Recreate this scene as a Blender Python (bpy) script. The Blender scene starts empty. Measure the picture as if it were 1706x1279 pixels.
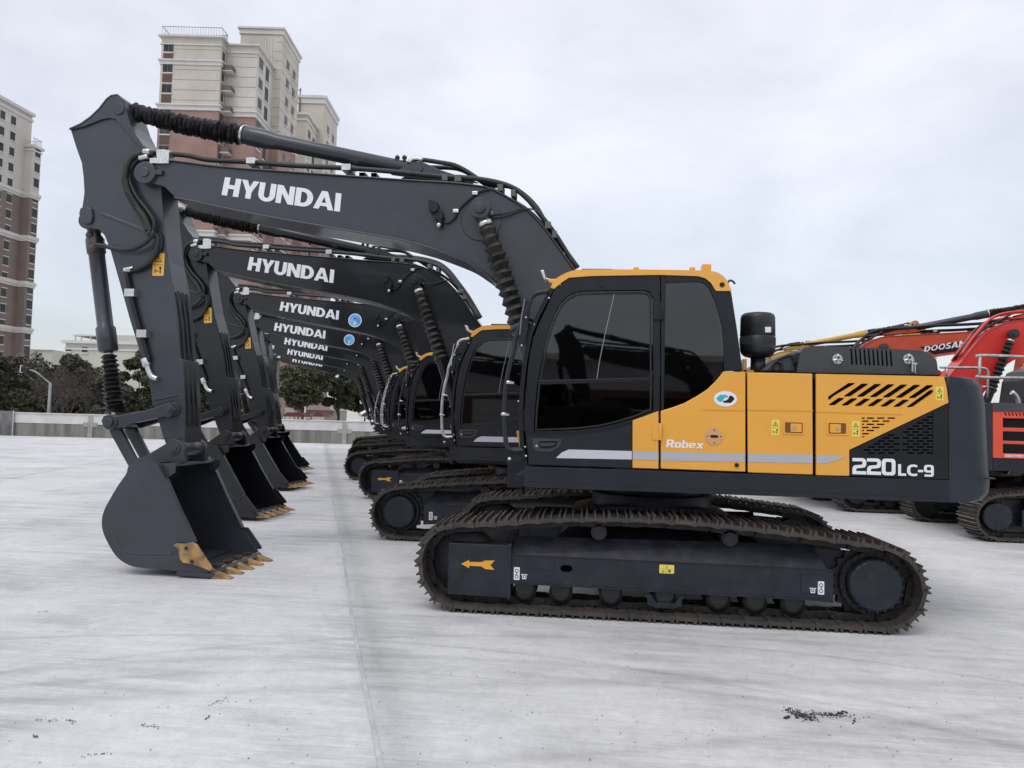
import bpy, bmesh, math, random
from mathutils import Vector, Matrix
from mathutils.geometry import tessellate_polygon
random.seed(7)
scene = bpy.context.scene
COL = scene.collection
# ------------------------------------------------------------ camera, world, sun, exposure
CAM = (-0.678, -8.254, 1.72); YAW, PITCH, ROLL, FPX = -0.101, 0.047, 0.0264, 1270.0
W0, H0 = 1706.0, 1279.0
fw = Vector((math.sin(YAW)*math.cos(PITCH), math.cos(YAW)*math.cos(PITCH), math.sin(PITCH)))
rt = Vector((math.cos(YAW), -math.sin(YAW), 0)); up = rt.cross(fw)
r2 = math.cos(ROLL)*rt + math.sin(ROLL)*up; u2 = -math.sin(ROLL)*rt + math.cos(ROLL)*up
cd = bpy.data.cameras.new('camera'); cam = bpy.data.objects.new('camera', cd); COL.objects.link(cam)
m = Matrix((r2, u2, -fw)).transposed().to_4x4(); m.translation = Vector(CAM); cam.matrix_world = m
cd.sensor_width = 36; cd.lens = FPX/W0*36; cd.clip_start = 0.05; cd.clip_end = 3000
scene.camera = cam
SUN_EL, SUN_AZ = math.radians(55), math.radians(200)   # azimuth from +Y, clockwise
w = bpy.data.worlds.new('World'); scene.world = w; w.use_nodes = True
nt = w.node_tree; N = nt.nodes; Lk = nt.links; N.clear()
out = N.new('ShaderNodeOutputWorld'); bg = N.new('ShaderNodeBackground'); bg2 = N.new('ShaderNodeBackground')
sky = N.new('ShaderNodeTexSky'); sky.sky_type = 'NISHITA'; sky.sun_disc = False
sky.sun_elevation = SUN_EL; sky.sun_rotation = SUN_AZ
bg.inputs[1].default_value = 0.05; Lk.new(sky.outputs[0], bg.inputs[0])
tc = N.new('ShaderNodeTexCoord'); mp = N.new('ShaderNodeMapping'); mp.inputs['Scale'].default_value = (1.0, 1.0, 2.2)
no = N.new('ShaderNodeTexNoise'); no.inputs['Scale'].default_value = 2.3; no.inputs['Detail'].default_value = 9; no.inputs['Roughness'].default_value = 0.56; no.inputs['Distortion'].default_value = 0.25
cr = N.new('ShaderNodeValToRGB'); e = cr.color_ramp.elements
e[0].position = 0.34; e[0].color = (0.52, 0.52, 0.548, 1); e[1].position = 0.64; e[1].color = (0.72, 0.706, 0.722, 1)
Lk.new(tc.outputs['Generated'], mp.inputs[0]); Lk.new(mp.outputs[0], no.inputs[0]); Lk.new(no.outputs[0], cr.inputs[0])
# overcast sky: the zenith is brighter than the horizon
sx = N.new('ShaderNodeSeparateXYZ'); Lk.new(tc.outputs['Generated'], sx.inputs[0])
mr = N.new('ShaderNodeValToRGB'); q = mr.color_ramp.elements; q[0].position = 0; q[0].color = (.69,.645,.59,1); q[1].position = 1; q[1].color = (1.45,1.45,1.45,1)
for p_, v_ in ((.10,.78),(.26,1.0),(.45,1.12)):
    k_ = q.new(p_); k_.color = (v_*1.01, v_*.99, v_*(.90 if p_ < .2 else .955), 1)
Lk.new(sx.outputs[2], mr.inputs[0]); Lk.new(cr.outputs[0], bg2.inputs[0]); Lk.new(mr.outputs[0], bg2.inputs[1])
ad = N.new('ShaderNodeAddShader'); Lk.new(bg.outputs[0], ad.inputs[0]); Lk.new(bg2.outputs[0], ad.inputs[1]); Lk.new(ad.outputs[0], out.inputs[0])
sl = bpy.data.lights.new('sun', 'SUN'); sl.energy = 0.7; sl.angle = math.radians(25); sl.color = (1, 0.97, 0.93)
so = bpy.data.objects.new('sun', sl); COL.objects.link(so)
sd = Vector((math.sin(SUN_AZ)*math.cos(SUN_EL), math.cos(SUN_AZ)*math.cos(SUN_EL), math.sin(SUN_EL)))
so.rotation_euler = (-sd).to_track_quat('-Z', 'Y').to_euler(); so.location = (0, 0, 60)
scene.view_settings.view_transform = 'Standard'; scene.view_settings.look = 'None'
scene.view_settings.exposure = 0.12; scene.view_settings.gamma = 1

# ------------------------------------------------------------ measuring helpers (surveyed from the photograph)
C0 = Vector(CAM)
def ray(px, py): return fw + r2*((px-W0/2)/FPX) - u2*((py-H0/2)/FPX)
def at(px, py, Y):
    d = ray(px, py); p = C0 + d*((Y-C0.y)/d.y); return p
def gr(px, py, z=0.0):
    d = ray(px, py); return C0 + d*((z-C0.z)/d.z)
FH = Vector((math.sin(YAW), math.cos(YAW), 0)); RH = Vector((math.cos(YAW), -math.sin(YAW), 0))
def far(px, py, D):                       # (u, z) in the camera-parallel frame at distance D
    d = ray(px, py); p = d*(D/d.dot(FH)); return p.dot(RH), p.z + CAM[2]
_O = {1:(100,140,2.78),2:(600,220,3.198),3:(120,600,3.198),4:(820,420,3.367),5:(1220,500,3.198),6:(670,780,3.709),7:(1110,780,3.709),8:(850,780,4.265),9:(820,440,7.99),10:(820,580,5.81),11:(1270,520,5.883),12:(1500,490,6.09),13:(240,30,4.41),14:(120,150,5.117),0:(0,0,1)}
def X(k, Y, pts):                         # list of (x, z) on the plane y = Y
    ox, oy, s = _O[k]; r = []
    for x, y in pts:
        p = at(ox+x/s, oy+y/s, Y); r.append((p.x, p.z))
    return r
def X3(k, Y, x, y):
    p = X(k, Y, [(x, y)])[0]; return Vector((p[0], Y, p[1]))

# ------------------------------------------------------------ materials
MATS = {}
def mat(name, col, rough=0.5, metal=0.0, bump=0.0, bscale=30, var=0.0, vscale=3, emit=None, coat=0.0, trans=None, spec=0.5, dust=0.0, vcol=None, stretch=None, scratch=0.0):
    if name in MATS: return MATS[name]
    m = bpy.data.materials.new(name); m.use_nodes = True; t = m.node_tree; n = t.nodes; b = n['Principled BSDF']
    b.inputs['Base Color'].default_value = (*col, 1); b.inputs['Roughness'].default_value = rough; b.inputs['Metallic'].default_value = metal
    b.inputs['Coat Weight'].default_value = coat; b.inputs['Coat Roughness'].default_value = 0.08
    b.inputs['Specular IOR Level'].default_value = spec
    tcn = n.new('ShaderNodeTexCoord'); src = tcn.outputs['Object']
    if stretch:
        mpn = n.new('ShaderNodeMapping'); mpn.inputs['Scale'].default_value = stretch; t.links.new(src, mpn.inputs[0]); src = mpn.outputs[0]
    if var > 0:
        ns = n.new('ShaderNodeTexNoise'); ns.inputs['Scale'].default_value = vscale; ns.inputs['Detail'].default_value = 6; ns.inputs['Roughness'].default_value = 0.6
        t.links.new(src, ns.inputs[0])
        rp = n.new('ShaderNodeValToRGB'); a = rp.color_ramp.elements
        a[0].position = 0.35; a[1].position = 0.68
        c2 = vcol if vcol else tuple(min(1, c*(1+var)) for c in col); c1 = col if vcol else tuple(c*(1-var) for c in col)
        a[0].color = (*c1, 1); a[1].color = (*c2, 1)
        t.links.new(ns.outputs[0], rp.inputs[0]); t.links.new(rp.outputs[0], b.inputs['Base Color'])
        mr = n.new('ShaderNodeMapRange'); mr.inputs[3].default_value = max(0.03, rough-0.12*var*2); mr.inputs[4].default_value = min(1, rough+0.15*var*2)
        t.links.new(ns.outputs[0], mr.inputs[0]); t.links.new(mr.outputs[0], b.inputs['Roughness'])
        if scratch > 0:    # fine rubs and scratches that show a paler primer
            m3 = n.new('ShaderNodeMapping'); m3.inputs['Rotation'].default_value = (.3, .5, .8); m3.inputs['Scale'].default_value = (3, 3, 16); t.links.new(tcn.outputs['Object'], m3.inputs[0])
            n3 = n.new('ShaderNodeTexNoise'); n3.inputs['Scale'].default_value = 2.2; n3.inputs['Detail'].default_value = 12; n3.inputs['Roughness'].default_value = .75; t.links.new(m3.outputs[0], n3.inputs[0])
            q3 = n.new('ShaderNodeMapRange'); q3.inputs[1].default_value = .62; q3.inputs[2].default_value = .78; q3.inputs[4].default_value = scratch; t.links.new(n3.outputs[0], q3.inputs[0])
            x3 = n.new('ShaderNodeMix'); x3.data_type = 'RGBA'; x3.inputs[7].default_value = (*[min(1, c*1.6+.05) for c in col], 1); t.links.new(q3.outputs[0], x3.inputs[0]); t.links.new(rp.outputs[0], x3.inputs[6]); rp = x3; rpo = x3.outputs[2]; t.links.new(rpo, b.inputs['Base Color'])
        else: rpo = rp.outputs[0]
        if dust > 0:       # a film of dry dirt settled on upward faces, with a patchy shape of its own
            ge = n.new('ShaderNodeNewGeometry'); sp = n.new('ShaderNodeSeparateXYZ'); t.links.new(ge.outputs['Normal'], sp.inputs[0])
            n2 = n.new('ShaderNodeTexNoise'); n2.inputs['Scale'].default_value = 9; n2.inputs['Detail'].default_value = 8; t.links.new(tcn.outputs['Object'], n2.inputs[0])
            mm = n.new('ShaderNodeMath'); mm.operation = 'MULTIPLY_ADD'; mm.inputs[1].default_value = 0.35; t.links.new(sp.outputs[2], mm.inputs[0]); t.links.new(n2.outputs[0], mm.inputs[2])
            mq = n.new('ShaderNodeMapRange'); mq.inputs[1].default_value = 0.55; mq.inputs[2].default_value = 1.0; mq.inputs[4].default_value = dust; t.links.new(mm.outputs[0], mq.inputs[0])
            mx = n.new('ShaderNodeMix'); mx.data_type = 'RGBA'; mx.inputs[7].default_value = (0.23, 0.20, 0.17, 1)
            t.links.new(mq.outputs[0], mx.inputs[0]); t.links.new(rpo, mx.inputs[6]); t.links.new(mx.outputs[2], b.inputs['Base Color'])
    if bump > 0:
        nb = n.new('ShaderNodeTexNoise'); nb.inputs['Scale'].default_value = bscale; nb.inputs['Detail'].default_value = 5; t.links.new(src, nb.inputs[0])
        bp = n.new('ShaderNodeBump'); bp.inputs['Strength'].default_value = bump; bp.inputs['Distance'].default_value = 0.01; t.links.new(nb.outputs[0], bp.inputs['Height']); t.links.new(bp.outputs[0], b.inputs['Normal'])
    if emit: b.inputs['Emission Color'].default_value = (*emit, 1); b.inputs['Emission Strength'].default_value = 1
    if trans is not None:
        ol = n['Material Output']; tr = n.new('ShaderNodeBsdfTransparent'); tr.inputs[0].default_value = (*trans, 1)
        gl = n.new('ShaderNodeBsdfGlossy'); gl.inputs['Roughness'].default_value = 0.02; gl.inputs['Color'].default_value = (1, 1, 1, 1)
        fr = n.new('ShaderNodeFresnel'); fr.inputs[0].default_value = 1.70; mxs = n.new('ShaderNodeMixShader')
        t.links.new(fr.outputs[0], mxs.inputs[0]); t.links.new(tr.outputs[0], mxs.inputs[1]); t.links.new(gl.outputs[0], mxs.inputs[2]); t.links.new(mxs.outputs[0], ol.inputs[0])
    MATS[name] = m; return m
DARK = mat('charcoal_paint', (0.037, 0.042, 0.052), 0.37, bump=0.04, bscale=6, var=0.16, vscale=1.3, coat=0.3, dust=0.07, spec=.4, scratch=.6)
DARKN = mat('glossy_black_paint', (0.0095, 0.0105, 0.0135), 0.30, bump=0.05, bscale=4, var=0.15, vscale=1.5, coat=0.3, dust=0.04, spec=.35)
CWM = mat('slate_paint', (0.022, 0.027, 0.037), 0.40, bump=0.05, bscale=5, var=0.16, vscale=1.2, coat=0.1, dust=0.06, spec=.35, scratch=.6)
DARK2 = mat('dark_blue_grey_paint', (0.0125, 0.0155, 0.022), 0.40, bump=0.05, bscale=5, var=0.15, vscale=2, coat=0.1, dust=0.05, spec=.35)
PLAST = mat('grey_hood_plastic', (0.050, 0.053, 0.058), 0.5, var=0.1, vscale=4, bump=0.03, dust=0.12)
YEL = mat('amber_yellow_paint', (0.80, 0.385, 0.055), 0.36, var=0.035, vscale=1.6, coat=0.35, bump=0.015, bscale=4, dust=0.03)
BLACK = mat('black_frame_paint', (0.0075, 0.0095, 0.012), 0.36, var=0.15, vscale=5, coat=0.08, dust=0.04, spec=.35)
RUB = mat('black_rubber', (0.011, 0.010, 0.010), 0.42, var=0.3, vscale=14, bump=0.25, bscale=60, dust=0.10)
HOSE = mat('hose_rubber', (0.016, 0.018, 0.018), 0.45, var=0.2, vscale=20)
STEEL = mat('track_steel', (0.018, 0.015, 0.014), 0.48, metal=0.2, bump=0.35, bscale=45, var=0.4, vscale=9, dust=0.10)
SHOE = mat('worn_shoe_steel', (0.043, 0.041, 0.040), 0.5, metal=0.25, bump=0.4, bscale=40, var=1, vcol=(0.080, 0.062, 0.050), vscale=5, dust=0.10)
CAST = mat('cast_dark_steel', (0.015, 0.015, 0.017), 0.5, bump=0.25, bscale=30, var=0.3, vscale=10, dust=0.12)
UND = mat('undercarriage_paint', (0.0165, 0.0195, 0.029), 0.45, bump=0.12, bscale=18, var=0.3, vscale=5, dust=0.12, spec=.4, scratch=.6)
WHITE = mat('white_lettering', (0.80, 0.80, 0.82), 0.5, var=0.04, vscale=20)
SILV = mat('silver_stripe', (0.46, 0.47, 0.50), 0.4, metal=0.2)
STRL = mat('pale_stripe', (0.56, 0.54, 0.60), 0.5)
GALV = mat('galvanised_pipe', (0.50, 0.49, 0.47), 0.38, metal=0.7, var=0.3, vscale=15)
CHROM = mat('bright_fitting', (0.62, 0.62, 0.60), 0.28, metal=0.9, var=0.2, vscale=40)
GOLD = mat('worn_gold_tooth_paint', (0.50, 0.30, 0.10), 0.5, var=1, vcol=(0.13, 0.075, 0.045), vscale=9, bump=0.4, bscale=30)
STK = mat('yellow_sticker', (0.80, 0.66, 0.12), 0.5); STKO = mat('amber_sticker', (0.78, 0.44, 0.06), 0.5); INK = mat('sticker_ink', (0.02, 0.02, 0.02), 0.6)
VOID = mat('dark_interior', (0.006, 0.006, 0.007), 0.8)
GLASS = mat('tinted_glass', (0.02, 0.02, 0.02), 0.03, trans=(0.13, 0.125, 0.13))
SEAT = mat('seat_fabric', (0.16, 0.18, 0.20), 0.8)
ORNG = mat('red_orange_paint', (0.74, 0.085, 0.035), 0.38, var=0.06, vscale=2, coat=0.25, dust=0.05)
ORN2 = mat('brick_orange_paint', (0.55, 0.075, 0.028), 0.45, var=0.12, vscale=2, coat=0.1, dust=0.10)
REDP = mat('signal_red_paint', (0.68, 0.036, 0.024), 0.36, var=0.08, vscale=2, coat=0.3, dust=0.06)
OCHR = mat('ochre_yellow_paint', (0.62, 0.36, 0.06), 0.5, var=0.12, vscale=2, dust=0.1)
BLUE = mat('blue_sticker', (0.05, 0.28, 0.72), 0.4, var=0.9, vcol=(0.28, 0.60, 0.88), vscale=6)
TEAL = mat('teal_mark', (0.05, 0.42, 0.48), 0.4)

# ------------------------------------------------------------ mesh builder
class MB:
    def __init__(s): s.v = []; s.f = []; s.m = []; s.mi = 0; s.smooth = []
    def add(s, vs, fs, sm=False):
        o = len(s.v); s.v += [tuple(v) for v in vs]
        for f in fs: s.f.append(tuple(i+o for i in f)); s.m.append(s.mi); s.smooth.append(sm)
        return s
    def mat(s, i): s.mi = i; return s
    def box(s, a, b):
        x0, y0, z0 = a; x1, y1, z1 = b
        return s.add([(x0,y0,z0),(x1,y0,z0),(x1,y1,z0),(x0,y1,z0),(x0,y0,z1),(x1,y0,z1),(x1,y1,z1),(x0,y1,z1)],
                     [(0,3,2,1),(4,5,6,7),(0,1,5,4),(1,2,6,5),(2,3,7,6),(3,0,4,7)])
    def hexa(s, lo, hi):                   # two quads of 4 points
        return s.add(list(lo)+list(hi), [(0,3,2,1),(4,5,6,7),(0,1,5,4),(1,2,6,5),(2,3,7,6),(3,0,4,7)])
    def prism(s, poly, y0, y1, holes=(), axis='y'):   # (x,z) outline extruded along y
        loops = [list(poly)]+[list(h) for h in holes]
        def P(p, y): return (p[0], y, p[1]) if axis == 'y' else ((y, p[0], p[1]) if axis == 'x' else (p[0], p[1], y))
        flat = [p for l in loops for p in l]; n = len(flat)
        tri = tessellate_polygon([[Vector((p[0], p[1], 0)) for p in l] for l in loops])
        vs = [P(p, y0) for p in flat]+[P(p, y1) for p in flat]
        fs = []
        for t in tri:
            a, b, c = (flat[i] for i in t)
            ar = (b[0]-a[0])*(c[1]-a[1])-(b[1]-a[1])*(c[0]-a[0])
            t = tuple(t) if ar > 0 else (t[0], t[2], t[1])
            fs.append(t); fs.append((t[2]+n, t[1]+n, t[0]+n))
        o = 0
        for li, l in enumerate(loops):
            k = len(l); ar = sum(l[i][0]*l[(i+1)%k][1]-l[(i+1)%k][0]*l[i][1] for i in range(k))
            for i in range(k):
                a, b = o+i, o+(i+1)%k
                q = (a, a+n, b+n, b)
                if (ar > 0) != (li > 0): q = q[::-1]
                fs.append(q)
            o += k
        return s.add(vs, fs)
    def strip(s, path, y0, y1, th):        # plate following an (x,z) path, width y0..y1, thickness th on the left
        n = len(path); nn = []
        for i in range(n):
            a = Vector(path[max(0, i-1)]); b = Vector(path[min(n-1, i+1)]); d = (b-a).normalized(); nn.append(Vector((-d.y, d.x)))
        A = [Vector(p) for p in path]; B = [A[i]+nn[i]*th for i in range(n)]
        vs = []
        for i in range(n): vs += [(A[i].x, y0, A[i].y), (A[i].x, y1, A[i].y), (B[i].x, y1, B[i].y), (B[i].x, y0, B[i].y)]
        fs = [(0,1,2,3), tuple(4*(n-1)+k for k in (3,2,1,0))]
        for i in range(n-1):
            for k in range(4): fs.append((4*i+k, 4*(i+1)+k, 4*(i+1)+(k+1)%4, 4*i+(k+1)%4))
        return s.add(vs, fs)
    def ring(s, c, ax, r, n=20):
        ax = Vector(ax).normalized(); t = Vector((0,0,1)) if abs(ax.z) < .9 else Vector((1,0,0)); u = ax.cross(t).normalized(); v = ax.cross(u)
        return [Vector(c)+u*(r*math.cos(2*math.pi*i/n))+v*(r*math.sin(2*math.pi*i/n)) for i in range(n)]
    def lathe(s, p0, p1, prof, n=20, caps=True):   # prof: list of (t along p0->p1 in 0..1, radius)
        p0 = Vector(p0); p1 = Vector(p1); d = p1-p0; vs = []; fs = []
        for t, r in prof: vs += s.ring(p0+d*t, d, max(r, 1e-4), n)
        k = len(prof)
        for j in range(k-1):
            for i in range(n): fs.append((j*n+i, j*n+(i+1)%n, (j+1)*n+(i+1)%n, (j+1)*n+i))
        s.add(vs, fs, True)
        if caps:
            o = len(s.v)-k*n
            s.f.append(tuple(o+i for i in range(n))[::-1]); s.f.append(tuple(o+(k-1)*n+i for i in range(n))); s.m += [s.mi]*2; s.smooth += [False]*2
        return s
    def cyl(s, p0, p1, r0, r1=None, n=18): return s.lathe(p0, p1, [(0, r0), (1, r0 if r1 is None else r1)], n)
    def ycyl(s, x, z, y0, y1, r, n=20): return s.cyl((x, y0, z), (x, y1, z), r, None, n)
    def tube(s, pts, r, n=8, sub=4):
        P = [Vector(p) for p in pts]
        if sub > 1 and len(P) > 2:
            Q = []
            for i in range(len(P)-1):
                a = P[max(0, i-1)]; b = P[i]; c = P[i+1]; d = P[min(len(P)-1, i+2)]
                for k in range(sub):
                    t = k/sub; Q.append(0.5*((2*b)+(c-a)*t+(2*a-5*b+4*c-d)*t*t+(-a+3*b-3*c+d)*t**3))
            Q.append(P[-1]); P = Q
        vs = []; fs = []; k = len(P); u = None
        for i in range(k):
            d = (P[min(k-1, i+1)]-P[max(0, i-1)])
            if d.length < 1e-9: d = Vector((0,0,1))
            d.normalize()
            if u is None: u = d.cross(Vector((0.31, 0.9, 0.2))).normalized()
            u = (u-d*u.dot(d)).normalized(); v = d.cross(u)
            rr = r[min(i, len(r)-1)] if isinstance(r, (list, tuple)) else r
            vs += [P[i]+u*(rr*math.cos(2*math.pi*j/n))+v*(rr*math.sin(2*math.pi*j/n)) for j in range(n)]
        for i in range(k-1):
            for j in range(n): fs.append((i*n+j, i*n+(j+1)%n, (i+1)*n+(j+1)%n, (i+1)*n+j))
        s.add(vs, fs, True)
        o = len(s.v)-k*n; s.f.append(tuple(o+i for i in range(n))[::-1]); s.f.append(tuple(o+(k-1)*n+i for i in range(n))); s.m += [s.mi]*2; s.smooth += [False]*2
        return s
    def ball(s, c, r, n=10):
        c = Vector(c); return s.lathe(c-Vector((0,0,r)), c+Vector((0,0,r)), [((1-math.cos(math.pi*i/n))/2, r*math.sin(math.pi*i/n)) for i in range(n+1)], n*2, False)
    def build(s, name, mats, parent=None, bevel=0, label=None, fix=True):
        me = bpy.data.meshes.new(name); me.from_pydata(s.v, [], s.f)
        if not isinstance(mats, (list, tuple)): mats = [mats]
        for mm in mats: me.materials.append(mm)
        me.polygons.foreach_set('material_index', s.m); me.polygons.foreach_set('use_smooth', s.smooth)
        if fix:
            b = bmesh.new(); b.from_mesh(me); bmesh.ops.recalc_face_normals(b, faces=b.faces); b.to_mesh(me); b.free()
        me.update(); o = bpy.data.objects.new(name, me); COL.objects.link(o)
        if parent: o.parent = parent
        if bevel:
            md = o.modifiers.new('bevel', 'BEVEL'); md.width = bevel; md.segments = 2; md.limit_method = 'ANGLE'; md.angle_limit = math.radians(40); md.harden_normals = False
        if label: o['label'] = label
        return o
def empty(name, loc=(0,0,0), rz=0):
    o = bpy.data.objects.new(name, None); COL.objects.link(o); o.location = loc; o.rotation_euler.z = rz; o.empty_display_size = 0.3; return o
def tag(o, label=None, cat=None, group=None, kind=None):
    if label: o['label'] = label
    if cat: o['category'] = cat
    if group: o['group'] = group
    if kind: o['kind'] = kind
    return o
def rpoly(cx, cz, w, h, r, n=4, sk=0):
    o = []
    for (sx_, sz_, a0) in ((1,1,0), (-1,1,90), (-1,-1,180), (1,-1,270)):
        for k in range(n+1):
            a = math.radians(a0+90*k/n); x = sx_*(w/2-r)+r*math.cos(a); z = sz_*(h/2-r)+r*math.sin(a); o.append((cx+x+sk*z, cz+z))
    return o
def smooth_path(P, sub=4, closed=False):
    n = len(P); Q = []
    for i in range(n if closed else n-1):
        g = (lambda k: P[k % n]) if closed else (lambda k: P[max(0, min(n-1, k))])
        a, b, c, d = g(i-1), g(i), g(i+1), g(i+2)
        for k in range(sub):
            t = k/sub
            Q.append(tuple(0.5*((2*b[j])+(c[j]-a[j])*t+(2*a[j]-5*b[j]+4*c[j]-d[j])*t*t+(-a[j]+3*b[j]-3*c[j]+d[j])*t**3) for j in (0, 1)))
    if not closed: Q.append(tuple(P[-1]))
    return Q
def _arc(cx, cy, rx, ry, a0, a1, n=7):
    return [(cx+rx*math.cos(math.radians(a0+(a1-a0)*i/n)), cy+ry*math.sin(math.radians(a0+(a1-a0)*i/n))) for i in range(n+1)]
def _rr(x0, y0, x1, y1, r, n=5):
    return _arc(x1-r, y1-r, r, r, 0, 90, n)+_arc(x0+r, y1-r, r, r, 90, 180, n)+_arc(x0+r, y0+r, r, r, 180, 270, n)+_arc(x1-r, y0+r, r, r, 270, 360, n)
def glyph(c):                              # bold sans outlines: (advance, [(outline, holes)])
    w = .265; h = .20
    if c == 'H': return .80, [([(0,0),(w,0),(w,.395),(.80-w,.395),(.80-w,0),(.80,0),(.80,1),(.80-w,1),(.80-w,.61),(w,.61),(w,1),(0,1)], [])]
    if c == 'Y': return .80, [([(.27,0),(.53,0),(.53,.38),(.82,1),(.545,1),(.405,.64),(.40,.64),(.26,1),(-.02,1),(.27,.38)], [])]
    if c == 'U': return .80, [([(0,1),(0,.36)]+_arc(.40,.36,.40,.38,180,360,12)+[(.80,1),(.80-w,1),(.80-w,.37)]+_arc(.40,.37,.40-w,.19,0,-180,8)+[(w,1)], [])]
    if c == 'N': return .84, [([(0,0),(w-.01,0),(w-.01,.56),(.58,0),(.84,0),(.84,1),(.85-w,1),(.85-w,.46),(.27,1),(0,1)], [])]
    if c == 'D': return .84, [([(0,0),(.38,0)]+_arc(.38,.5,.46,.5,-90,90,14)+[(0,1)], [[(w,h)]+[(w,1-h)]+_arc(.37,.5,.20,.30,90,-90,10)])]
    if c == 'A': return .92, [([(-.01,0),(.25,0),(.305,.18),(.615,.18),(.67,0),(.93,0),(.60,1),(.32,1)], [[(.355,.36),(.565,.36),(.46,.70)]])]
    if c == 'I': return .265, [([(0,0),(w,0),(w,1),(0,1)], [])]
    if c == 'O': return .92, [(_arc(.46,.5,.46,.5,0,345,23), [_arc(.46,.5,.24,.31,0,345,23)])]
    if c == 'S': return .70, [([(.03,.05),(.30,-.01),(.55,.02),(.68,.14),(.70,.30),(.62,.45),(.30,.62),(.25,.72),(.33,.82),(.62,.78),(.64,.95),(.42,1.01),(.18,.98),(.04,.86),(.01,.70),(.10,.54),(.42,.37),(.46,.27),(.38,.18),(.03,.24)], [])]
    if c == '2': return .96, [([(0,0),(.96,0),(.96,.20),(.26,.20),(.26,.30),(.30,.36),(.80,.42),(.92,.50),(.96,.62),(.96,.82),(.88,.94),(.74,1),(0,1),(0,.80),(.66,.80),(.70,.76),(.70,.66),(.66,.60),(.16,.55),(.04,.46),(0,.32)], [])]
    if c == '0': return .94, [(_rr(0,0,.94,1,.22), [_rr(.26,.19,.68,.81,.10)])]
    if c == '9': return .80, [([(.04,0),(.62,0),(.74,.05),(.80,.18),(.80,.82),(.74,.95),(.60,1),(.20,1),(.06,.95),(0,.82),(0,.52),(.06,.40),(.20,.35),(.58,.35),(.58,.22),(.54,.18),(.04,.18)], [_rr(.23,.53,.57,.82,.06)])]
    if c == 'L': return .66, [([(0,0),(.66,0),(.66,.20),(.24,.20),(.24,1),(0,1)], [])]
    if c == 'C': return .84, [([(.84,.04),(.84,.24),(.60,.19),(.42,.20),(.30,.29),(.26,.5),(.30,.71),(.42,.80),(.60,.81),(.84,.76),(.84,.95),(.60,1.0),(.36,.99),(.13,.89),(.02,.70),(0,.5),(.02,.30),(.13,.11),(.36,.01),(.60,0)], [])]
    if c == '-': return .42, [([(0,.36),(.42,.36),(.42,.56),(0,.56)], [])]
    if c == 'R': return .78, [([(0,0),(.24,0),(.24,.34),(.36,.34),(.54,0),(.80,0),(.60,.38),(.74,.50),(.78,.70),(.72,.90),(.54,1),(0,1)], [[(.24,.52),(.46,.54),(.52,.68),(.46,.82),(.24,.84)]])]
    if c == 'o': return .66, [(_rr(0,0,.66,.68,.16), [_rr(.21,.15,.45,.53,.07)])]
    if c == 'b': return .66, [([(0,0),(.50,0),(.62,.06),(.66,.16),(.66,.52),(.60,.63),(.50,.68),(.21,.68),(.21,1),(0,1)], [_rr(.21,.15,.45,.53,.05)])]
    if c == 'e': return .66, [([(.12,0),(.62,0),(.62,.13),(.26,.13),(.21,.18),(.21,.27),(.66,.27),(.66,.52),(.60,.64),(.50,.68),(.16,.68),(.05,.63),(0,.52),(0,.14),(.04,.04)], [[(.21,.40),(.45,.40),(.45,.52),(.40,.56),(.26,.56),(.21,.52)]])]
    if c == 'x': return .74, [([(0,0),(.24,0),(.37,.20),(.50,0),(.76,0),(.50,.35),(.74,.68),(.50,.68),(.38,.50),(.26,.68),(.01,.68),(.25,.35)], [])]
    return .4, []
def lettering(txt, corners, Y, material, parent, name='lettering', bold=0, sp=.09, th=0.002, side=-1, slant=0):
    """corners (x,z): bottom-left, bottom-right, top-right, top-left as read"""
    s = MB(); gl = []; x = 0
    for c in txt:
        adv, polys = glyph(c); gl.append((x, polys)); x += adv+sp
    tot = x-sp; bl, br, tr_, tl = [Vector(c) for c in corners]
    def M(p, o):
        a = (p[0]+o)/tot; b = p[1]; a += slant*b; q = (bl*(1-a)+br*a)*(1-b)+(tl*(1-a)+tr_*a)*b; return (q.x, q.y)
    for o, polys in gl:
        for out_, holes in polys: s.prism([M(p, o) for p in out_], Y, Y+side*th, [[M(p, o) for p in h] for h in holes])
    return s.build(name, material, parent)
def quad4(cx, cz, w, h): return [(cx-w/2, cz-h/2), (cx+w/2, cz-h/2), (cx+w/2, cz+h/2), (cx-w/2, cz+h/2)]

# ============================================================ THE EXCAVATOR (one of a kind, copied later)
YB = -0.10                      # centre plane of boom, arm and bucket
def sticker(cx, cz, w, h, Y, parent, m=STK, name='warning_sticker'):
    s = MB(); s.prism(rpoly(cx, cz, w, h, min(w, h)*0.08, 2), Y, Y-0.002)
    s.mat(1)
    tz = cz+h*0.24; r = min(w*0.36, h*0.17)
    tri = lambda k: [(cx-r*k, tz-r*0.8*k), (cx+r*k, tz-r*0.8*k), (cx, tz+r*k)]
    s.prism(tri(1), Y-0.002, Y-0.003, [tri(0.72)])
    s.box((cx-r*.1, Y-0.003, tz-r*.4), (cx+r*.1, Y-0.0022, tz+r*.35))
    s.box((cx-w*.42, Y-0.003, cz-h*.03), (cx+w*.42, Y-0.0022, cz-h*.01))
    s.box((cx-w*.3, Y-0.003, cz-h*.38), (cx-w*.22, Y-0.0022, cz-h*.2)); s.box((cx-w*.2, Y-0.003, cz-h*.31), (cx+w*.08, Y-0.0022, cz-h*.27))
    s.box((cx+w*.14, Y-0.003, cz-h*.4), (cx+w*.24, Y-0.0022, cz-h*.14)); s.box((cx+w*.1, Y-0.003, cz-h*.2), (cx+w*.28, Y-0.0022, cz-h*.1))
    return s.build(name, [m, INK], parent, fix=False)

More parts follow.
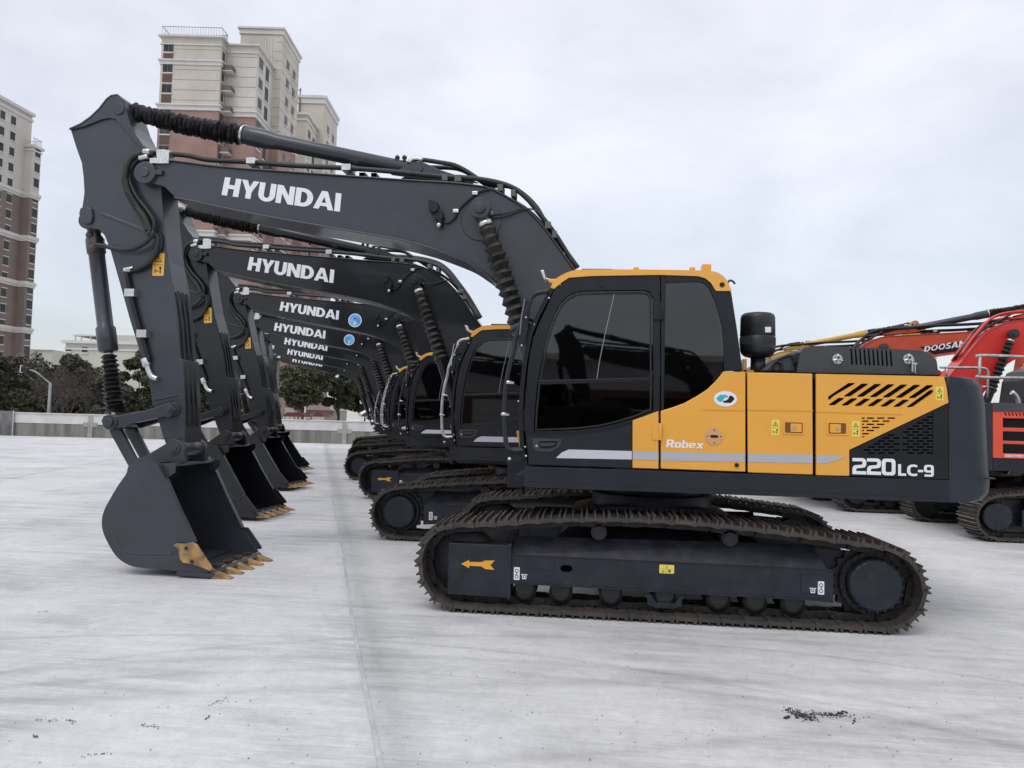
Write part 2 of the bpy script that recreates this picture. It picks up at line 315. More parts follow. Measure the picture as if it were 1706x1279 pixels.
def bellows(p0, p1, r0, r1, k, name, parent, m=RUB, sag=0.0):
    p0 = Vector(p0); p1 = Vector(p1); s = MB(); n = k*2; n_r = 26
    d = p1-p0; vs = []; fs = []; rnd = random.Random(k)
    for i in range(n+1):
        t = i/n; r = r0+(r1-r0)*t; rr = r*(rnd.uniform(.62, .68) if i % 2 == 0 else rnd.uniform(.96, 1.05))
        c = p0+d*(t+rnd.uniform(-.12, .12)/n)+Vector((0, 0, -sag*4*t*(1-t)))
        rg = s.ring(c, d.normalized()+Vector((rnd.gauss(0, .07), 0, rnd.gauss(0, .07))), rr, n_r)
        vs += [q+(q-c)*(0.04*math.sin(j*1.3+i*0.9)) for j, q in enumerate(rg)]
    for i in range(n):
        for j in range(n_r): fs.append((i*n_r+j, i*n_r+(j+1)%n_r, (i+1)*n_r+(j+1)%n_r, (i+1)*n_r+j))
    s.add(vs, fs, False)
    return s.build(name, m, parent)

def track_path():
    pts = [(-2.198,0.412),(-2.168,0.60),(-2.07,0.735),(-1.90,0.806),(-1.6,0.825),(-1.316,0.856),(-1.05,0.885),(-0.732,0.907),(-0.339,0.921),(0.114,0.918),(0.425,0.903),(0.8,0.878),(1.235,0.838),(1.55,0.80),(1.82,0.775),(2.0,0.715),(2.115,0.62),(2.185,0.50),(2.205,0.385),(2.19,0.27),(2.14,0.16),(2.05,0.065),(1.93,0.012),(1.8,0.0),(1.2,0.0),(0.5,0.0),(-0.2,0.0),(-0.9,0.0),(-1.5,0.0),(-1.80,0.004),(-1.94,0.03),(-2.06,0.10),(-2.14,0.20),(-2.188,0.31)]
    return smooth_path(pts, 6, True)
TP = track_path()
def walk(path, n):
    L = [0]; k = len(path)
    for i in range(k): L.append(L[-1]+(Vector(path[(i+1)%k])-Vector(path[i])).length)
    res = []; j = 0
    for q in range(n):
        s_ = L[-1]*q/n
        while L[j+1] < s_: j += 1
        t = (s_-L[j])/(L[j+1]-L[j]); a = Vector(path[j]); b = Vector(path[(j+1)%k]); res.append(a.lerp(b, t))
    return res, L[-1]/n
def build_track(yc, parent):
    NS = 50; pos, pitch = walk(TP, NS); s = MB()
    hw = 0.30
    for i in range(NS):
        p = pos[i]; q = pos[(i+1) % NS]; d = (q-p).normalized(); nrm = Vector((-d.y, d.x))      # path runs clockwise: left normal = outward
        if (p+q-Vector((0, 0.9))).length and False: pass
        L = (q-p).length*0.985
        prof = [(0.0, -0.036), (0.018, -0.002), (0.022, 0.006), (0.032, 0.006), (0.038, -0.027), (L*0.45, -0.030), (L*0.48, 0.004), (L*0.53, 0.004), (L*0.56, -0.030), (L*0.84, -0.032), (L*0.875, 0.002), (L*0.93, 0.002), (L*0.96, -0.032), (L*1.0, -0.040), (L*1.0, -0.074), (L*0.5, -0.060), (0.0, -0.066)]
        poly = [(p.x+d.x*a+nrm.x*b, p.y+d.y*a+nrm.y*b) for a, b in prof]
        s.mat(0); s.prism(poly, yc-hw, yc+hw)
        s.mat(2)
        for a0_, a1_, h_ in ((.0215, .0325, .006), (L*.481, L*.529, .004), (L*.876, L*.929, .002)):
            s.prism([(p.x+d.x*a+nrm.x*b, p.y+d.y*a+nrm.y*b) for a, b in ((a0_, h_-.003), (a1_, h_-.003), (a1_, h_+.0015), (a0_, h_+.0015))], yc-hw+.004, yc+hw-.004)
        s.mat(1)
        for sy in (-0.10, 0.10):                       # chain links: two bosses and a plate per side
            a = p+d*(L*0.12)-nrm*0.085; b = p+d*(L*0.86)-nrm*0.085
            o = sy+(0.012 if i % 2 else -0.012)*(1 if sy > 0 else -1)
            link = [(-0.05, -0.125), (L*0.35, -0.13), (L*1.0, -0.12), (L*1.05, -0.07), (L*0.85, -0.055), (L*0.80, -0.04), (L*0.62, -0.04), (L*0.60, -0.075), (L*0.44, -0.075), (L*0.42, -0.04), (L*0.24, -0.04), (L*0.2, -0.065), (-0.03, -0.07)]
            s.prism([(p.x+d.x*u+nrm.x*v, p.y+d.y*u+nrm.y*v) for u, v in link], yc+o-0.018, yc+o+0.018)
        s.ycyl(p.x-nrm.x*0.095, p.y-nrm.y*0.095, yc-0.14, yc+0.14, 0.024, 8)
    return s.build('track', [SHOE, STEEL, mat('polished_grouser', (.36, .30, .26), .32, metal=.8, var=.6, vscale=9, bump=.3, bscale=60)], parent)

def side_undercarriage(sg, parent):
    """sg=-1: near track, +1: far track (mirror)"""
    yc = sg*1.195; yo = sg*1.405            # outer face
    build_track(yc, parent)
    # side frame: outer box plate + sloping upper plate
    s = MB(); yi = sg*1.0
    x0, x1 = -1.35, 1.44
    face = [(x0, 0.262), (1.30, 0.240), (x1, 0.229), (x1, 0.50), (1.38, 0.515), (x0, 0.520)]
    hole = rpoly(-0.845, 0.415, 0.105, 0.062, 0.030, 5)
    s.prism(face, yo, yo-sg*0.02, [hole])
    s.add([(x0, yo-sg*.001, 0.518), (x1-.06, yo-sg*.001, 0.513), (x1-.12, yo-sg*0.17, 0.69), (x0+.04, yo-sg*0.17, 0.66),
           (x0, yo-sg*.03, 0.49), (x1-.06, yo-sg*.03, 0.49), (x1-.12, yo-sg*0.20, 0.66), (x0+.04, yo-sg*0.20, 0.63)],
          [(0,1,2,3),(7,6,5,4),(0,4,5,1),(1,5,6,2),(2,6,7,3),(3,7,4,0)])
    s.prism([(x0, .30), (x1, .28), (x1-.1, .64), (x0, .62)], yo-sg*0.2, yo-sg*0.40)
    s.box((x0, min(yo-sg*.02, yo-sg*.40), .262), (x1-.02, max(yo-sg*.02, yo-sg*.40), .30))
    s.strip([(x0, .262), (1.30, .240), (x1, .229)], min(yo, yo+sg*.012), max(yo, yo+sg*.012), .012)
    s.strip([(x1, .515), (x0, .522)], min(yo, yo+sg*.008), max(yo, yo+sg*.008), .008)
    s.prism([(1.28, .25), (1.66, .25), (1.60, .64), (1.28, .66)], yo-sg*.22, yo-sg*.36)
    # weld seams and the joint bracket
    s.box((1.17, min(yo, yo+sg*.008), .30), (1.36, max(yo, yo+sg*.008), .46)); s.box((-1.19, min(yo, yo+sg*.006), .40), (-.95, max(yo, yo+sg*.006), .508))
    s.build('side_frame', UND, parent, 0.006)
    # idler yoke cover
    s = MB(); yk = yo+sg*0.012
    s.prism([(-1.905, .140), (-1.345, .133), (-1.345, .585), (-1.365, .600), (-1.905, .600)], yk, yk-sg*0.30)
    s.prism([(-1.37, .125), (-1.335, .125), (-1.335, .612), (-1.37, .612)], yk+sg*.008, yk-sg*.3)
    s.build('idler_cover', UND, parent, 0.006)
    s = MB(); y0, y1 = yc-.10, yc+.10
    s.lathe((-1.80, y0, .39), (-1.80, y1, .39), [(0, .02), (0, .24), (.1, .26), (.1, .31), (.35, .315), (.36, .335), (.64, .335), (.65, .315), (.9, .31), (.9, .26), (1, .24), (1, .02)], 40)
    s.build('idler', CAST, parent)
    # sprocket and motor cover
    s = MB(); cx, cz = 1.80, .385
    teeth = []
    for k in range(42):
        a = 2*math.pi*k/42; r = .335 if k % 2 else .295
        teeth.append((cx+r*math.cos(a), cz+r*math.sin(a)))
    s.prism(teeth, yc-.035, yc+.035); s.cyl((cx, yc-sg*.1, cz), (cx, yc+sg*.10, cz), .27, None, 40)
    for k in range(22):
        a = 2*math.pi*k/22; s.ycyl(cx+.252*math.cos(a), cz+.252*math.sin(a), min(yc+sg*.10, yc+sg*.118), max(yc+sg*.10, yc+sg*.118), .013, 6)
    s.build('sprocket', CAST, parent)
    s = MB(); s.lathe((cx, yc+sg*.06, cz), (cx, yo, cz), [(0, .232), (.80, .228), (.93, .222), (1, .20)], 44)
    for k in range(20):
        a = 2*math.pi*k/20; s.cyl((cx+.213*math.cos(a), yo-sg*.03, cz+.213*math.sin(a)), (cx+.213*math.cos(a), yo+sg*.002, cz+.213*math.sin(a)), .010, None, 6)
    s.build('drive_cover', UND, parent)
    for x in (-1.217, -.892, -.447, .021, .488, .80, 1.12):
        s = MB(); z = .185
        s.lathe((x, yc-.17, z), (x, yc+.17, z), [(0, .05), (.0, .075), (.06, .08), (.07, .105), (.18, .105), (.19, .085), (.42, .08), (.58, .08), (.81, .085), (.82, .105), (.93, .105), (.94, .08), (1, .075), (1, .05)], 24)
        s.prism([(x-.085, .262), (x-.075, .20), (x-.04, .165), (x+.04, .165), (x+.075, .20), (x+.085, .262)], yo-sg*.03, yo-sg*.055)
        s.build('track_roller', CAST, parent)
    s = MB(); s.prism([(-.17, .225), (-.13, .18), (-.13, .13), (-.06, .105), (.10, .105), (.17, .13), (.17, .18), (.21, .225), (.15, .225), (.11, .15), (-.05, .15), (-.10, .225)], yo-sg*.015, yo-sg*.04)
    s.build('chain_guard', UND, parent, 0.004)
    for x, z in ((-.563, .735), (.587, .728)):
        s = MB(); s.cyl((x, yc-sg*.12, z), (x, yc+sg*.13, z), .07, None, 24); s.cyl((x, yc+sg*.13, z), (x, yc+sg*.145, z), .055, None, 24)
        s.box((x-.05, min(yc-sg*.14, yc-sg*.2), .55), (x+.05, max(yc-sg*.14, yc-sg*.2), z)); s.build('carrier_roller', CAST, parent)
    # arrow, hook labels, sticker
    A = X(6, -1.42, [(365,590),(415,565),(412,578),(490,580),(512,570),(572,570),(545,598),(570,628),(512,622),(490,606),(412,602),(415,618)])
    s = MB(); s.prism(A, yk, yk+sg*0.002); s.build('arrow_mark', mat('amber_mark', (0.80, 0.37, 0.03), .5), parent, fix=True)
    for hx in (-1.285, 1.335):
        s = MB(); hz = .352; yo_ = yo; yo = yo+sg*.010 if hx > 0 else yo
        s.prism(rpoly(hx, hz, .052, .112, .004, 1), yo, yo+sg*.002); s.mat(1)
        oc = lambda cz_, r: [(hx+r*math.cos(a*math.pi/8), cz_+r*math.sin(a*math.pi/8)) for a in range(16)]
        s.prism(oc(hz+.024, .017), yo+sg*.002, yo+sg*.003, [oc(hz+.024, .011)]); s.prism(oc(hz-.026, .017), yo+sg*.002, yo+sg*.003, [oc(hz-.026, .011)])
        s.box((hx-.004, min(yo+sg*.002, yo+sg*.003), hz-.012), (hx+.004, max(yo+sg*.002, yo+sg*.003), hz+.012))
        s.mat(0); kx = hx+(.068 if hx < 0 else -.068)
        ya_, yb_ = min(yo, yo+sg*.002), max(yo, yo+sg*.002)
        s.box((kx-.028, ya_, hz-.010), (kx+.028, yb_, hz-.003)); s.box((kx-.019, ya_, hz-.036), (kx-.012, yb_, hz-.012)); s.box((kx+.012, ya_, hz-.036), (kx+.019, yb_, hz-.012)); s.box((kx-.019, ya_, hz-.046), (kx+.019, yb_, hz-.038)); s.box((kx-.005, ya_, hz-.032), (kx+.005, yb_, hz-.016))
        s.build('hook_label', [WHITE, INK], parent); yo = yo_
    if sg < 0:
        p = X(6, yo, [(1590, 597), (1684, 650)]); q = X(8, yo, [(1112, 716)])[0]
        st = sticker(0, 0, .15, .075, 0, parent); me = st.data
        for v in me.vertices: v.co.x = q[0]+v.co.x*0.85; v.co.y += yo; v.co.z += q[1]

def build_excavator():
    R = empty('excavator')
    # ---------------- undercarriage
    s = MB(); s.prism([(-.95, .50), (.95, .50), (.80, .80), (.45, .90), (-.45, .90), (-.80, .80)], -.62, .62)
    for sx_ in (-1, 1):
        for sy in (-1, 1):
            s.hexa([(sx_*.35, sy*.55, .46), (sx_*.75, sy*.55, .46), (sx_*1.0, sy*1.02, .32), (sx_*.55, sy*1.02, .32)], [(sx_*.35, sy*.55, .80), (sx_*.75, sy*.55, .76), (sx_*1.0, sy*1.02, .60), (sx_*.55, sy*1.02, .62)])
    s.cyl((0, 0, .86), (0, 0, 1.0), .62, None, 40)
    U = s.build('undercarriage', UND, R, .01)
    side_undercarriage(-1, U); side_undercarriage(1, U)
    # ---------------- house frame
    YS = -1.36
    SK = X(0, YS, [(872, 776), (1580, 800)]); SB = X(0, YS, [(872, 812), (1577, 841)])
    xa, xb = -1.245, 2.40; z1, z0 = 1.315, 1.115
    s = MB(); s.prism([(xa, z0+.02), (xa+.04, z0), (xb, z0), (xb, z1-.012), (xa, z1-.012)], YS-.012, YS+.05)
    s.strip([(xb, z0+.045), (xa, z0+.065)], YS-.018, YS-.012, .006)
    s.prism([(xa, z0+.02), (xb, z0), (xb, z1-.012), (xa, z1-.012)], 1.31, 1.36)
    s.box((xa+.02, YS+.05, z0+.03), (xb-.02, 1.31, z1-.06))
    s.box((-1.5, -.36, 1.02), (-.4, .18, 1.42)); s.cyl((0, 0, .98), (0, 0, 1.15), .55, None, 32)
    s.box((xa+.02, -1.34, z0-.02), (xa+.10, 1.34, z1-.03))
    s.build('house_frame', DARK2, R, .008)
    # ---------------- side panels (near side)
    def pan(poly, name, m, holes=(), lab=None): 
        s = MB(); s.prism(poly, YS, YS+.03, holes); return s.build(name, m, R, .007, lab)
    g = .006
    # cab curve, shared by the yellow panel and the rear cab window
    curve = X(4, YS, [(785,942),(860,916),(930,892),(1010,868),(1080,842),(1150,803),(1205,768),(1250,725),(1280,690),(1295,668)])
    P1 = X(4, YS, [(943,1218)]) + [] 
    body1 = X(4, YS, [(945,1214),(1421,1232),(1421,672),(1297,668),(1280,692),(1250,727),(1205,770),(1150,806),(1080,845),(1010,871),(945,890)])
    p1 = pan(body1, 'side_panel', YEL)
    body2 = X(5, YS, [(84,918),(430,930),(427,391),(80,384)])
    p2 = pan(body2, 'side_panel', YEL)
    # rear engine panel with real slots
    top = []
    sl_h = []
    for k in range(7):
        a, b = (510+70*k, 530), (625+71*k, 440)
        if k == 0: sl_h.append([(510,528),(512,512),(620,440),(650,440),(655,444),(545,508),(520,530)])
        else:
            x0_, x1_ = 594+69*(k-1), 690+69.5*(k-1)
            sl_h.append([(x0_,508+1.7*k),(x1_,442+1.6*k),(x1_+34,442+1.6*k),(x1_+30,450+1.6*k),(x0_+38,510+1.7*k),(x0_+8,512+1.7*k)])
    for k in range(7):
        if k < 6: x0_ = 513+69*k; sl_h.append([(x0_,556+1.8*k),(x0_+52,520+1.8*k),(x0_+84,520+1.8*k),(x0_+82,526+1.8*k),(x0_+36,558+1.8*k),(x0_+8,560+1.8*k)])
    sl_h.append([(928,568),(1050,480),(1070,474),(1073,486),(1066,496),(966,566),(940,571)])
    holes = [X(5, YS, h) for h in sl_h]
    rows = [(628,[(690,706),(718,757),(772,812),(827,868)]),(644,[(692,727),(745,784),(800,840)]),(661,[(692,703),(716,757),(770,812)]),(678,[(692,728),(745,785)]),(694,[(692,703),(716,757)]),(711,[(692,728)]),(727,[(692,703)])]
    for y, L in rows:
        for a, b in L: holes.append(X(5, YS, [(a,y-4),(b,y-4),(b,y+4),(a,y+4)]))
    p3 = pan(X(5, YS, [(447,931),(623,935),(623,797),(1152,545),(1143,470),(1128,406),(447,392)]), 'side_panel', YEL, holes)
    holes = []
    for r in range(14):
        y = 606+16.0*r; yy = y
        off = (r % 2)*24
        for c in range(-8, 4):
            a = 908+off+c*52; b = a+36
            lim = 640+ (800-y)*1.95 if y < 800 else 660
            if a < lim+28: continue
            if b > 1072: b = 1072
            if b-a < 8: continue
            if 880 < a < 906 or (a < 893 < b): continue
            holes.append(X(5, YS, [(a,yy-4),(b,yy-4),(b,yy+4),(a,yy+4)]))
    p4 = pan(X(5, YS, [(627,935),(1152,953),(1152,549),(627,801)]), 'grille_panel', BLACK, holes)
    s = MB(); s.box((-.13, YS+.12, z1), (xb-.03, YS+.16, 2.18)); s.box((.7, YS+.16, z1), (xb-.03, -1.0, 2.15)); s.build('engine_bay', VOID, R)
    # seams: small dark gaps show the bay behind; horizontal crease lines
    s = MB()
    for k, a, b in ((4, (1178,878), (1418,884)), (5, (82,581), (430,585)), (5, (447,590), (905,604))):
        q = X(k, YS, [a, b]); s.strip([q[1], q[0]], YS-.005, YS, .008)
    s.build('crease', YEL, p2)
    # stripe along the door and panels
    def flat(k, pts, name, m, par, y=YS, th=.003):
        s = MB(); s.prism(X(k, y, pts), y, y-th); return s.build(name, m, par, fix=True)
    flat(4, [(949,1119),(1418,1130),(1418,1176),(949,1168)], 'silver_stripe', SILV, p1)
    flat(5, [(84,818),(428,822),(428,868),(84,862)], 'silver_stripe', SILV, p2)
    flat(5, [(449,824),(604,831),(560,852),(500,868),(449,870)], 'silver_stripe', SILV, p3)
    # latches
    def latch(k, x0, y0, x1, y1, kx, par, flip):
        a = X(k, YS, [(x0, y0), (x1, y1)]); (ax, az), (bx, bz) = a
        s = MB(); cx, cz = (ax+bx)/2, (az+bz)/2; w_, h_ = abs(bx-ax), abs(az-bz)
        s.prism(rpoly(cx, cz, w_*1.22, h_*1.28, .01, 2), YS, YS-.006, [rpoly(cx, cz, w_, h_, .008, 2)])
        s.mat(1); s.prism(rpoly(cx, cz, w_, h_, .008, 2), YS-.0005, YS-.0015)
        s.mat(0); px_ = cx+(.12*w_ if not flip else -.12*w_)
        s.prism(rpoly(px_, cz, w_*.62, h_*.82, .006, 2), YS-.001, YS-.012)
        s.mat(2); kx_ = X(k, YS, [(kx, (y0+y1)/2+3)])[0][0]; s.ycyl(kx_, cz, YS-.019, YS-.012, .013, 14)
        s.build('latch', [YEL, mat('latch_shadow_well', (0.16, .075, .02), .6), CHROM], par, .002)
    latch(5, 280, 650, 374, 708, 327, p2, False); latch(5, 512, 653, 605, 712, 558, p3, True)
    for k, cx, cy, w_, h_, par in ((5, 230, 678, .066, .135, p2), (5, 658, 685, .066, .135, p3), (5, 1104, 497, .066, .118, p3)):
        q = X(k, YS, [(cx, cy)])[0]; sticker(q[0], q[1], w_, h_, YS, par)
    # round fuel cap and button, round badge
    q = X(4, YS, [(1245, 1033)])[0]; s = MB(); s.ycyl(q[0], q[1], YS-.006, YS, .076, 40); s.mat(1)
    s.prism(rpoly(q[0], q[1], .068, .024, .011, 4), YS-.006, YS-.008)
    for a in (0, 90, 180, 270): s.ycyl(q[0]+.056*math.cos(math.radians(a)), q[1]+.056*math.sin(math.radians(a)), YS-.009, YS-.006, .006, 8)
    s.build('filler_cap', [mat('peach_plastic', (.62, .34, .16), .5), VOID], p1)
    q = X(4, YS, [(1371, 1194)])[0]; s = MB(); s.ycyl(q[0], q[1], YS-.014, YS, .018, 16); s.build('rubber_stop', VOID, p1)
    q = X(4, YS, [(1308, 822)])[0]
    el = lambda rx, rz, dx=0: [(q[0]+dx+rx*math.cos(i*math.pi/16), q[1]+rz*math.sin(i*math.pi/16)) for i in range(32)]
    s = MB(); s.prism(el(.100, .068), YS, YS-.002); s.mat(1)
    s.prism([(q[0]-.080, q[1]), (q[0]-.045, q[1]+.036), (q[0]+.006, q[1]+.036), (q[0]+.03, q[1]+.012), (q[0]+.0, q[1]+.012), (q[0]-.014, q[1]), (q[0]-.028, q[1]-.022), (q[0]-.05, q[1]-.03)], YS-.002, YS-.003); s.mat(2)
    s.prism([(q[0]+.080, q[1]), (q[0]+.048, q[1]-.036), (q[0]-.010, q[1]-.036), (q[0]-.026, q[1]-.02), (q[0]+.008, q[1]-.014), (q[0]+.026, q[1]+.002), (q[0]+.036, q[1]+.030), (q[0]+.06, q[1]+.026)], YS-.002, YS-.003)
    s.build('round_badge', [WHITE, TEAL, BLACK], p1)
    lettering('Robex', X(4, YS-.003, [(975,1094),(1183,1101),(1190,1058),(982,1050)]), YS-.0005, WHITE, p1)
    # 220LC-9
    lettering('220', X(5, YS-.003, [(640,926),(870,934),(870,845),(640,840)]), YS-.0005, WHITE, p4, sp=.05)
    lettering('LC-9', X(5, YS-.003, [(884,934),(1074,941),(1074,878),(884,873)]), YS-.0005, WHITE, p4, sp=.07)
    # ---------------- far side panels: louvred
    YF = 1.36
    def slots(x0_, x1_, zs, h): return [quad4((x0_+x1_)/2, z, x1_-x0_, h) for z in zs]
    s = MB(); s.prism([(.95, z1), (xb, z1), (xb, 2.17), (.95, 2.20)], YF-.03, YF, slots(1.10, 2.25, (1.47, 1.67, 1.88), .15)+[[(1.2+.055*k, 1.99), (1.22+.055*k, 1.99), (1.24+.055*k, 2.045), (1.22+.055*k, 2.045)] for k in range(19)]); s.build('far_side_panel', YEL, R, .007)
    s = MB(); s.prism([(-.1, z1), (.94, z1), (.94, 2.20), (-.1, 2.20)], YF-.03, YF); s.build('far_side_panel', YEL, R, .007)
    s = MB(); s.box((-1.1, .52, z1), (-.11, YF-.01, 1.85)); s.box((-1.12, .60, 1.0), (-1.08, 1.2, 1.8)); s.build('tool_box', DARK2, R, .015)
    s = MB(); s.box((-.13, YF-.16, z1), (xb-.03, YF-.10, 2.15)); s.build('engine_bay', VOID, R)
    # deck between the sides
    s = MB(); s.box((-.12, YS+.03, 2.15), (xb, YF-.03, 2.19)); s.build('deck', DARK2, R, .006)
    # ---------------- counterweight
    yr = 1.355
    prof = [(2.405, 1.113), (2.70, 1.118), (2.77, 1.14), (2.82, 1.20), (2.83, 1.28), (2.815, 1.40), (2.79, 1.97), (2.765, 2.11), (2.72, 2.175), (2.64, 2.192), (2.405, 2.195)]
    s = MB(); n = 24; rings = []
    def plan(yv, xe):                       # rounded corners in plan
        a = abs(yv)/yr; c = .86; xe_ = xe-.02
        if a <= c: return xe-0.02*(a/c)**2
        t = (a-c)/(1-c); return xe_-.19*(1-math.sqrt(max(0, 1-t*t))) if xe > 2.62 else max(2.406, xe_-.19*(1-math.sqrt(max(0, 1-t*t))))
    ys = [-yr+2*yr*i/40 for i in range(41)]
    ys = sorted(set([round(y, 4) for y in ys]+[-yr*.985, -yr*.995, yr*.985, yr*.995]))
    vs = []; fs = []; k = len(prof)
    for yv in ys:
        for x, z in prof: vs.append((plan(yv, x) if x > 2.41 else 2.405, yv, z))
    for i in range(len(ys)-1):
        for j in range(k): fs.append((i*k+j, i*k+(j+1) % k, (i+1)*k+(j+1) % k, (i+1)*k+j))
    s.add(vs, fs, True)
    s.f.append(tuple(range(k))); s.f.append(tuple((len(ys)-1)*k+j for j in range(k))[::-1]); s.m += [0, 0]; s.smooth += [False, False]
    CW = s.build('counterweight', CWM, R)
    s = MB(); s.strip([(2.78, 1.335), (2.412, 1.325)], -yr-.002, -yr+.5, .012); s.build('cast_ridge', CWM, CW)
    # ---------------- engine hood
    YH = -1.22
    hp = X(5, YH, [(345,384),(352,330),(362,275),(385,252),(430,243),(620,248),(1000,266),(1060,284),(1090,325),(1100,398)])
    sl_ = []
    for q in range(10):
        x0_ = 628+23.3*q; y0_ = 250+1.0*q; sl_.append(X(5, YH, [(x0_,y0_),(x0_+8,y0_),(x0_+17,y0_+88),(x0_+15,y0_+94),(x0_+6,y0_+92)]))
    s = MB(); s.prism([(x, z) for x, z in hp], YH, YH+.03, sl_)
    H = s.build('engine_hood', PLAST, R, .012)
    s = MB(); s.prism([(x, z-.012) for x, z in hp], YH+.07, .55); s.build('hood_core', VOID, H)
    s = MB(); s.strip(list(reversed(hp[1:])), YH+.004, .60, .02); s.prism(hp, .58, .60); s.build('hood_top', PLAST, H, .006)
    # sloping front cowl of the hood
    cw = X(5, YH+.1, [(150,380),(215,322),(300,282),(352,268),(352,384)])
    s = MB(); s.prism(cw, YH+.10, .5); s.build('front_cowl', PLAST, H, .02)
    s = MB(); q = X(11, YH+.09, [(100,570),(128,480),(250,425),(300,440),(310,520)]); s.tube([(x, YH+.08, z) for x, z in q], .012, 6)
    q = X(11, YH+.09, [(170,570),(190,530),(180,500),(128,480)]); s.tube([(x, YH+.08, z) for x, z in q], .012, 6); s.build('rubber_strap', HOSE, H)
    for cx in (560, 938):
        q = X(5, YH, [(cx, 314)])[0]; s = MB(); s.ycyl(q[0], q[1]+.0, YH-.006, YH, .045, 20)
        for a in (200, 270, 340, 90): s.cyl((q[0], YH-.02, q[1]), (q[0]+.045*math.cos(math.radians(a)), YH-.012, q[1]+.045*math.sin(math.radians(a))), .010, None, 8)
        s.box((q[0]-.018, YH-.035, q[1]-.01), (q[0]+.018, YH-.006, q[1]+.03)); s.mat(1); s.ycyl(q[0], q[1]+.012, YH-.038, YH-.035, .011, 10); s.mat(0)
        if cx > 900: s.box((q[0]+.02, YH-.02, q[1]-.115), (q[0]+.035, YH-.008, q[1])); s.box((q[0]+.045, YH-.02, q[1]-.125), (q[0]+.055, YH-.008, q[1]-.03)); s.box((q[0]+.02, YH-.026, q[1]-.05), (q[0]+.065, YH-.008, q[1]-.03))
        s.build('hood_latch', [CHROM, VOID], H, .002)
    # ---------------- air pre-cleaner
    YA = -.95; a0 = X3(5, YA, 137, 372); ab = X3(5, YA, 137, 305); a1 = X3(5, YA, 139, 68)
    rr = .5*abs(X(5, YA, [(231, 200)])[0][0]-X(5, YA, [(45, 200)])[0][0])
    s = MB(); d = a1.z-ab.z
    prof = [(0, rr*.55), (.02, rr*.74), (.07, rr*.90), (.13, rr*.97), (.2, rr), (.45, rr*1.0), (.455, rr*.985), (.47, rr*.985), (.475, rr*1.0), (.88, rr*.985), (.95, rr*.93), (.985, rr*.8), (1.0, rr*.55)]
    s.lathe((a1.x-.005, YA, ab.z), (a1.x-.005, YA, a1.z), prof, 40)
    for q in range(60):
        a = 2*math.pi*q/60; s.box((a1.x-.005+rr*1.0*math.cos(a)-.003, YA+rr*math.sin(a)-.003, ab.z+d*.27), (a1.x-.005+rr*1.0*math.cos(a)+.003, YA+rr*math.sin(a)+.003, ab.z+d*.44))
    s.cyl((a1.x, YA, a0.z-.1), (a1.x, YA, ab.z+.02), rr*.42, None, 24)
    PC = s.build('air_precleaner', mat('precleaner_plastic', (.016, .018, .018), .42, var=.2, vscale=10), R)
    s = MB(); s.box((a1.x-.14, YA-.05, a0.z-.02), (a1.x-.11, YA+.05, ab.z-.02)); s.box((a1.x+.10, YA-.04, a0.z-.02), (a1.x+.115, YA+.04, ab.z+.03)); s.box((a1.x-.16, YA-.05, a0.z-.03), (a1.x+.13, YA+.05, a0.z-.005)); s.build('bracket', YEL, PC)
    q = X(5, YA-rr*.97, [(181, 156)])[0]; s = MB(); s.prism(quad4(q[0], q[1], .085, .05), YA-rr*.97, YA-rr*.5); s.build('paper_label', WHITE, PC)
    # ---------------- cab
    YN, YI = YS, -.50
    CF = X(4, YN, [(200,1192),(165,1100),(160,1000),(163,880),(168,760),(182,630),(215,450),(260,345),(335,205),(352,178)])
    # door/frame side plate with window hole
    win = X(4, YN, [(232,1006),(238,880),(250,760),(268,650),(292,530),(320,425),(352,340),(385,280),(425,243),(470,222),(520,214),(855,210),(885,222),(903,255),(905,700),(905,890),(800,932),(700,962),(600,984),(480,998),(350,1004)])
    dooro = X(4, YN, [(785,1212),(930,1217),(939,1217),(939,889),(941,132),(560,137),(430,147),(385,178),(350,208),(300,320),(262,400),(232,480),(212,570),(200,660),(192,760),(186,880),(186,1010),(196,1110),(205,1192)])
    s = MB(); s.prism(dooro, YN, YN+.045, [win]); CAB = s.build('cab', BLACK, R, .006)
    # recessed second lip round the window
    s = MB(); s.prism([(x, z) for x, z in X(4, YN, [(238,1000),(244,880),(256,762),(274,652),(298,533),(326,430),(358,346),(390,288),(429,252),(472,231),(520,223),(852,219),(879,229),(894,258),(896,698),(896,884),(798,925),(698,955),(600,977),(480,991),(350,997)])], YN+.028, YN+.038, [X(4, YN, [(248,992),(254,880),(266,764),(283,655),(307,540),(334,440),(365,356),(396,300),(434,264),(475,243),(520,236),(848,232),(872,240),(884,262),(886,698),(886,876),(794,916),(695,946),(600,968),(480,982),(350,988)])]); s.build('window_seal', RUB, CAB)
    s = MB(); s.prism(win, YN+.036, YN+.042); s.build('door_glass', GLASS, CAB, fix=True)
    s = MB(); s.prism(X(4, YN, [(250,742),(890,722),(890,702),(252,718)]), YN+.020, YN+.034); s.build('window_bar', BLACK, CAB, .003)
    s = MB(); q = X(4, YN+.03, [(683,232),(660,330),(622,500),(598,620),(585,712)]); s.strip(q, YN+.026, YN+.032, .007); s.build('glass_edge', mat('glass_edge_grey', (.22, .22, .22), .4), CAB)
    # door lower skins
    s = MB(); s.prism(X(4, YN, [(198,1026),(340,1024),(480,1016),(600,1002),(700,980),(783,954),(783,1208),(205,1190),(198,1110)]), YN-.012, YN-.0005); DP = s.build('door_panel', DARK2, CAB, .005)
    s = MB(); s.prism(X(4, YN, [(787,944),(860,918),(932,891),(932,1214),(787,1209)]), YN-.012, YN-.0005); DY = s.build('door_panel', YEL, CAB, .004, 'yellow rear corner of the cab door')
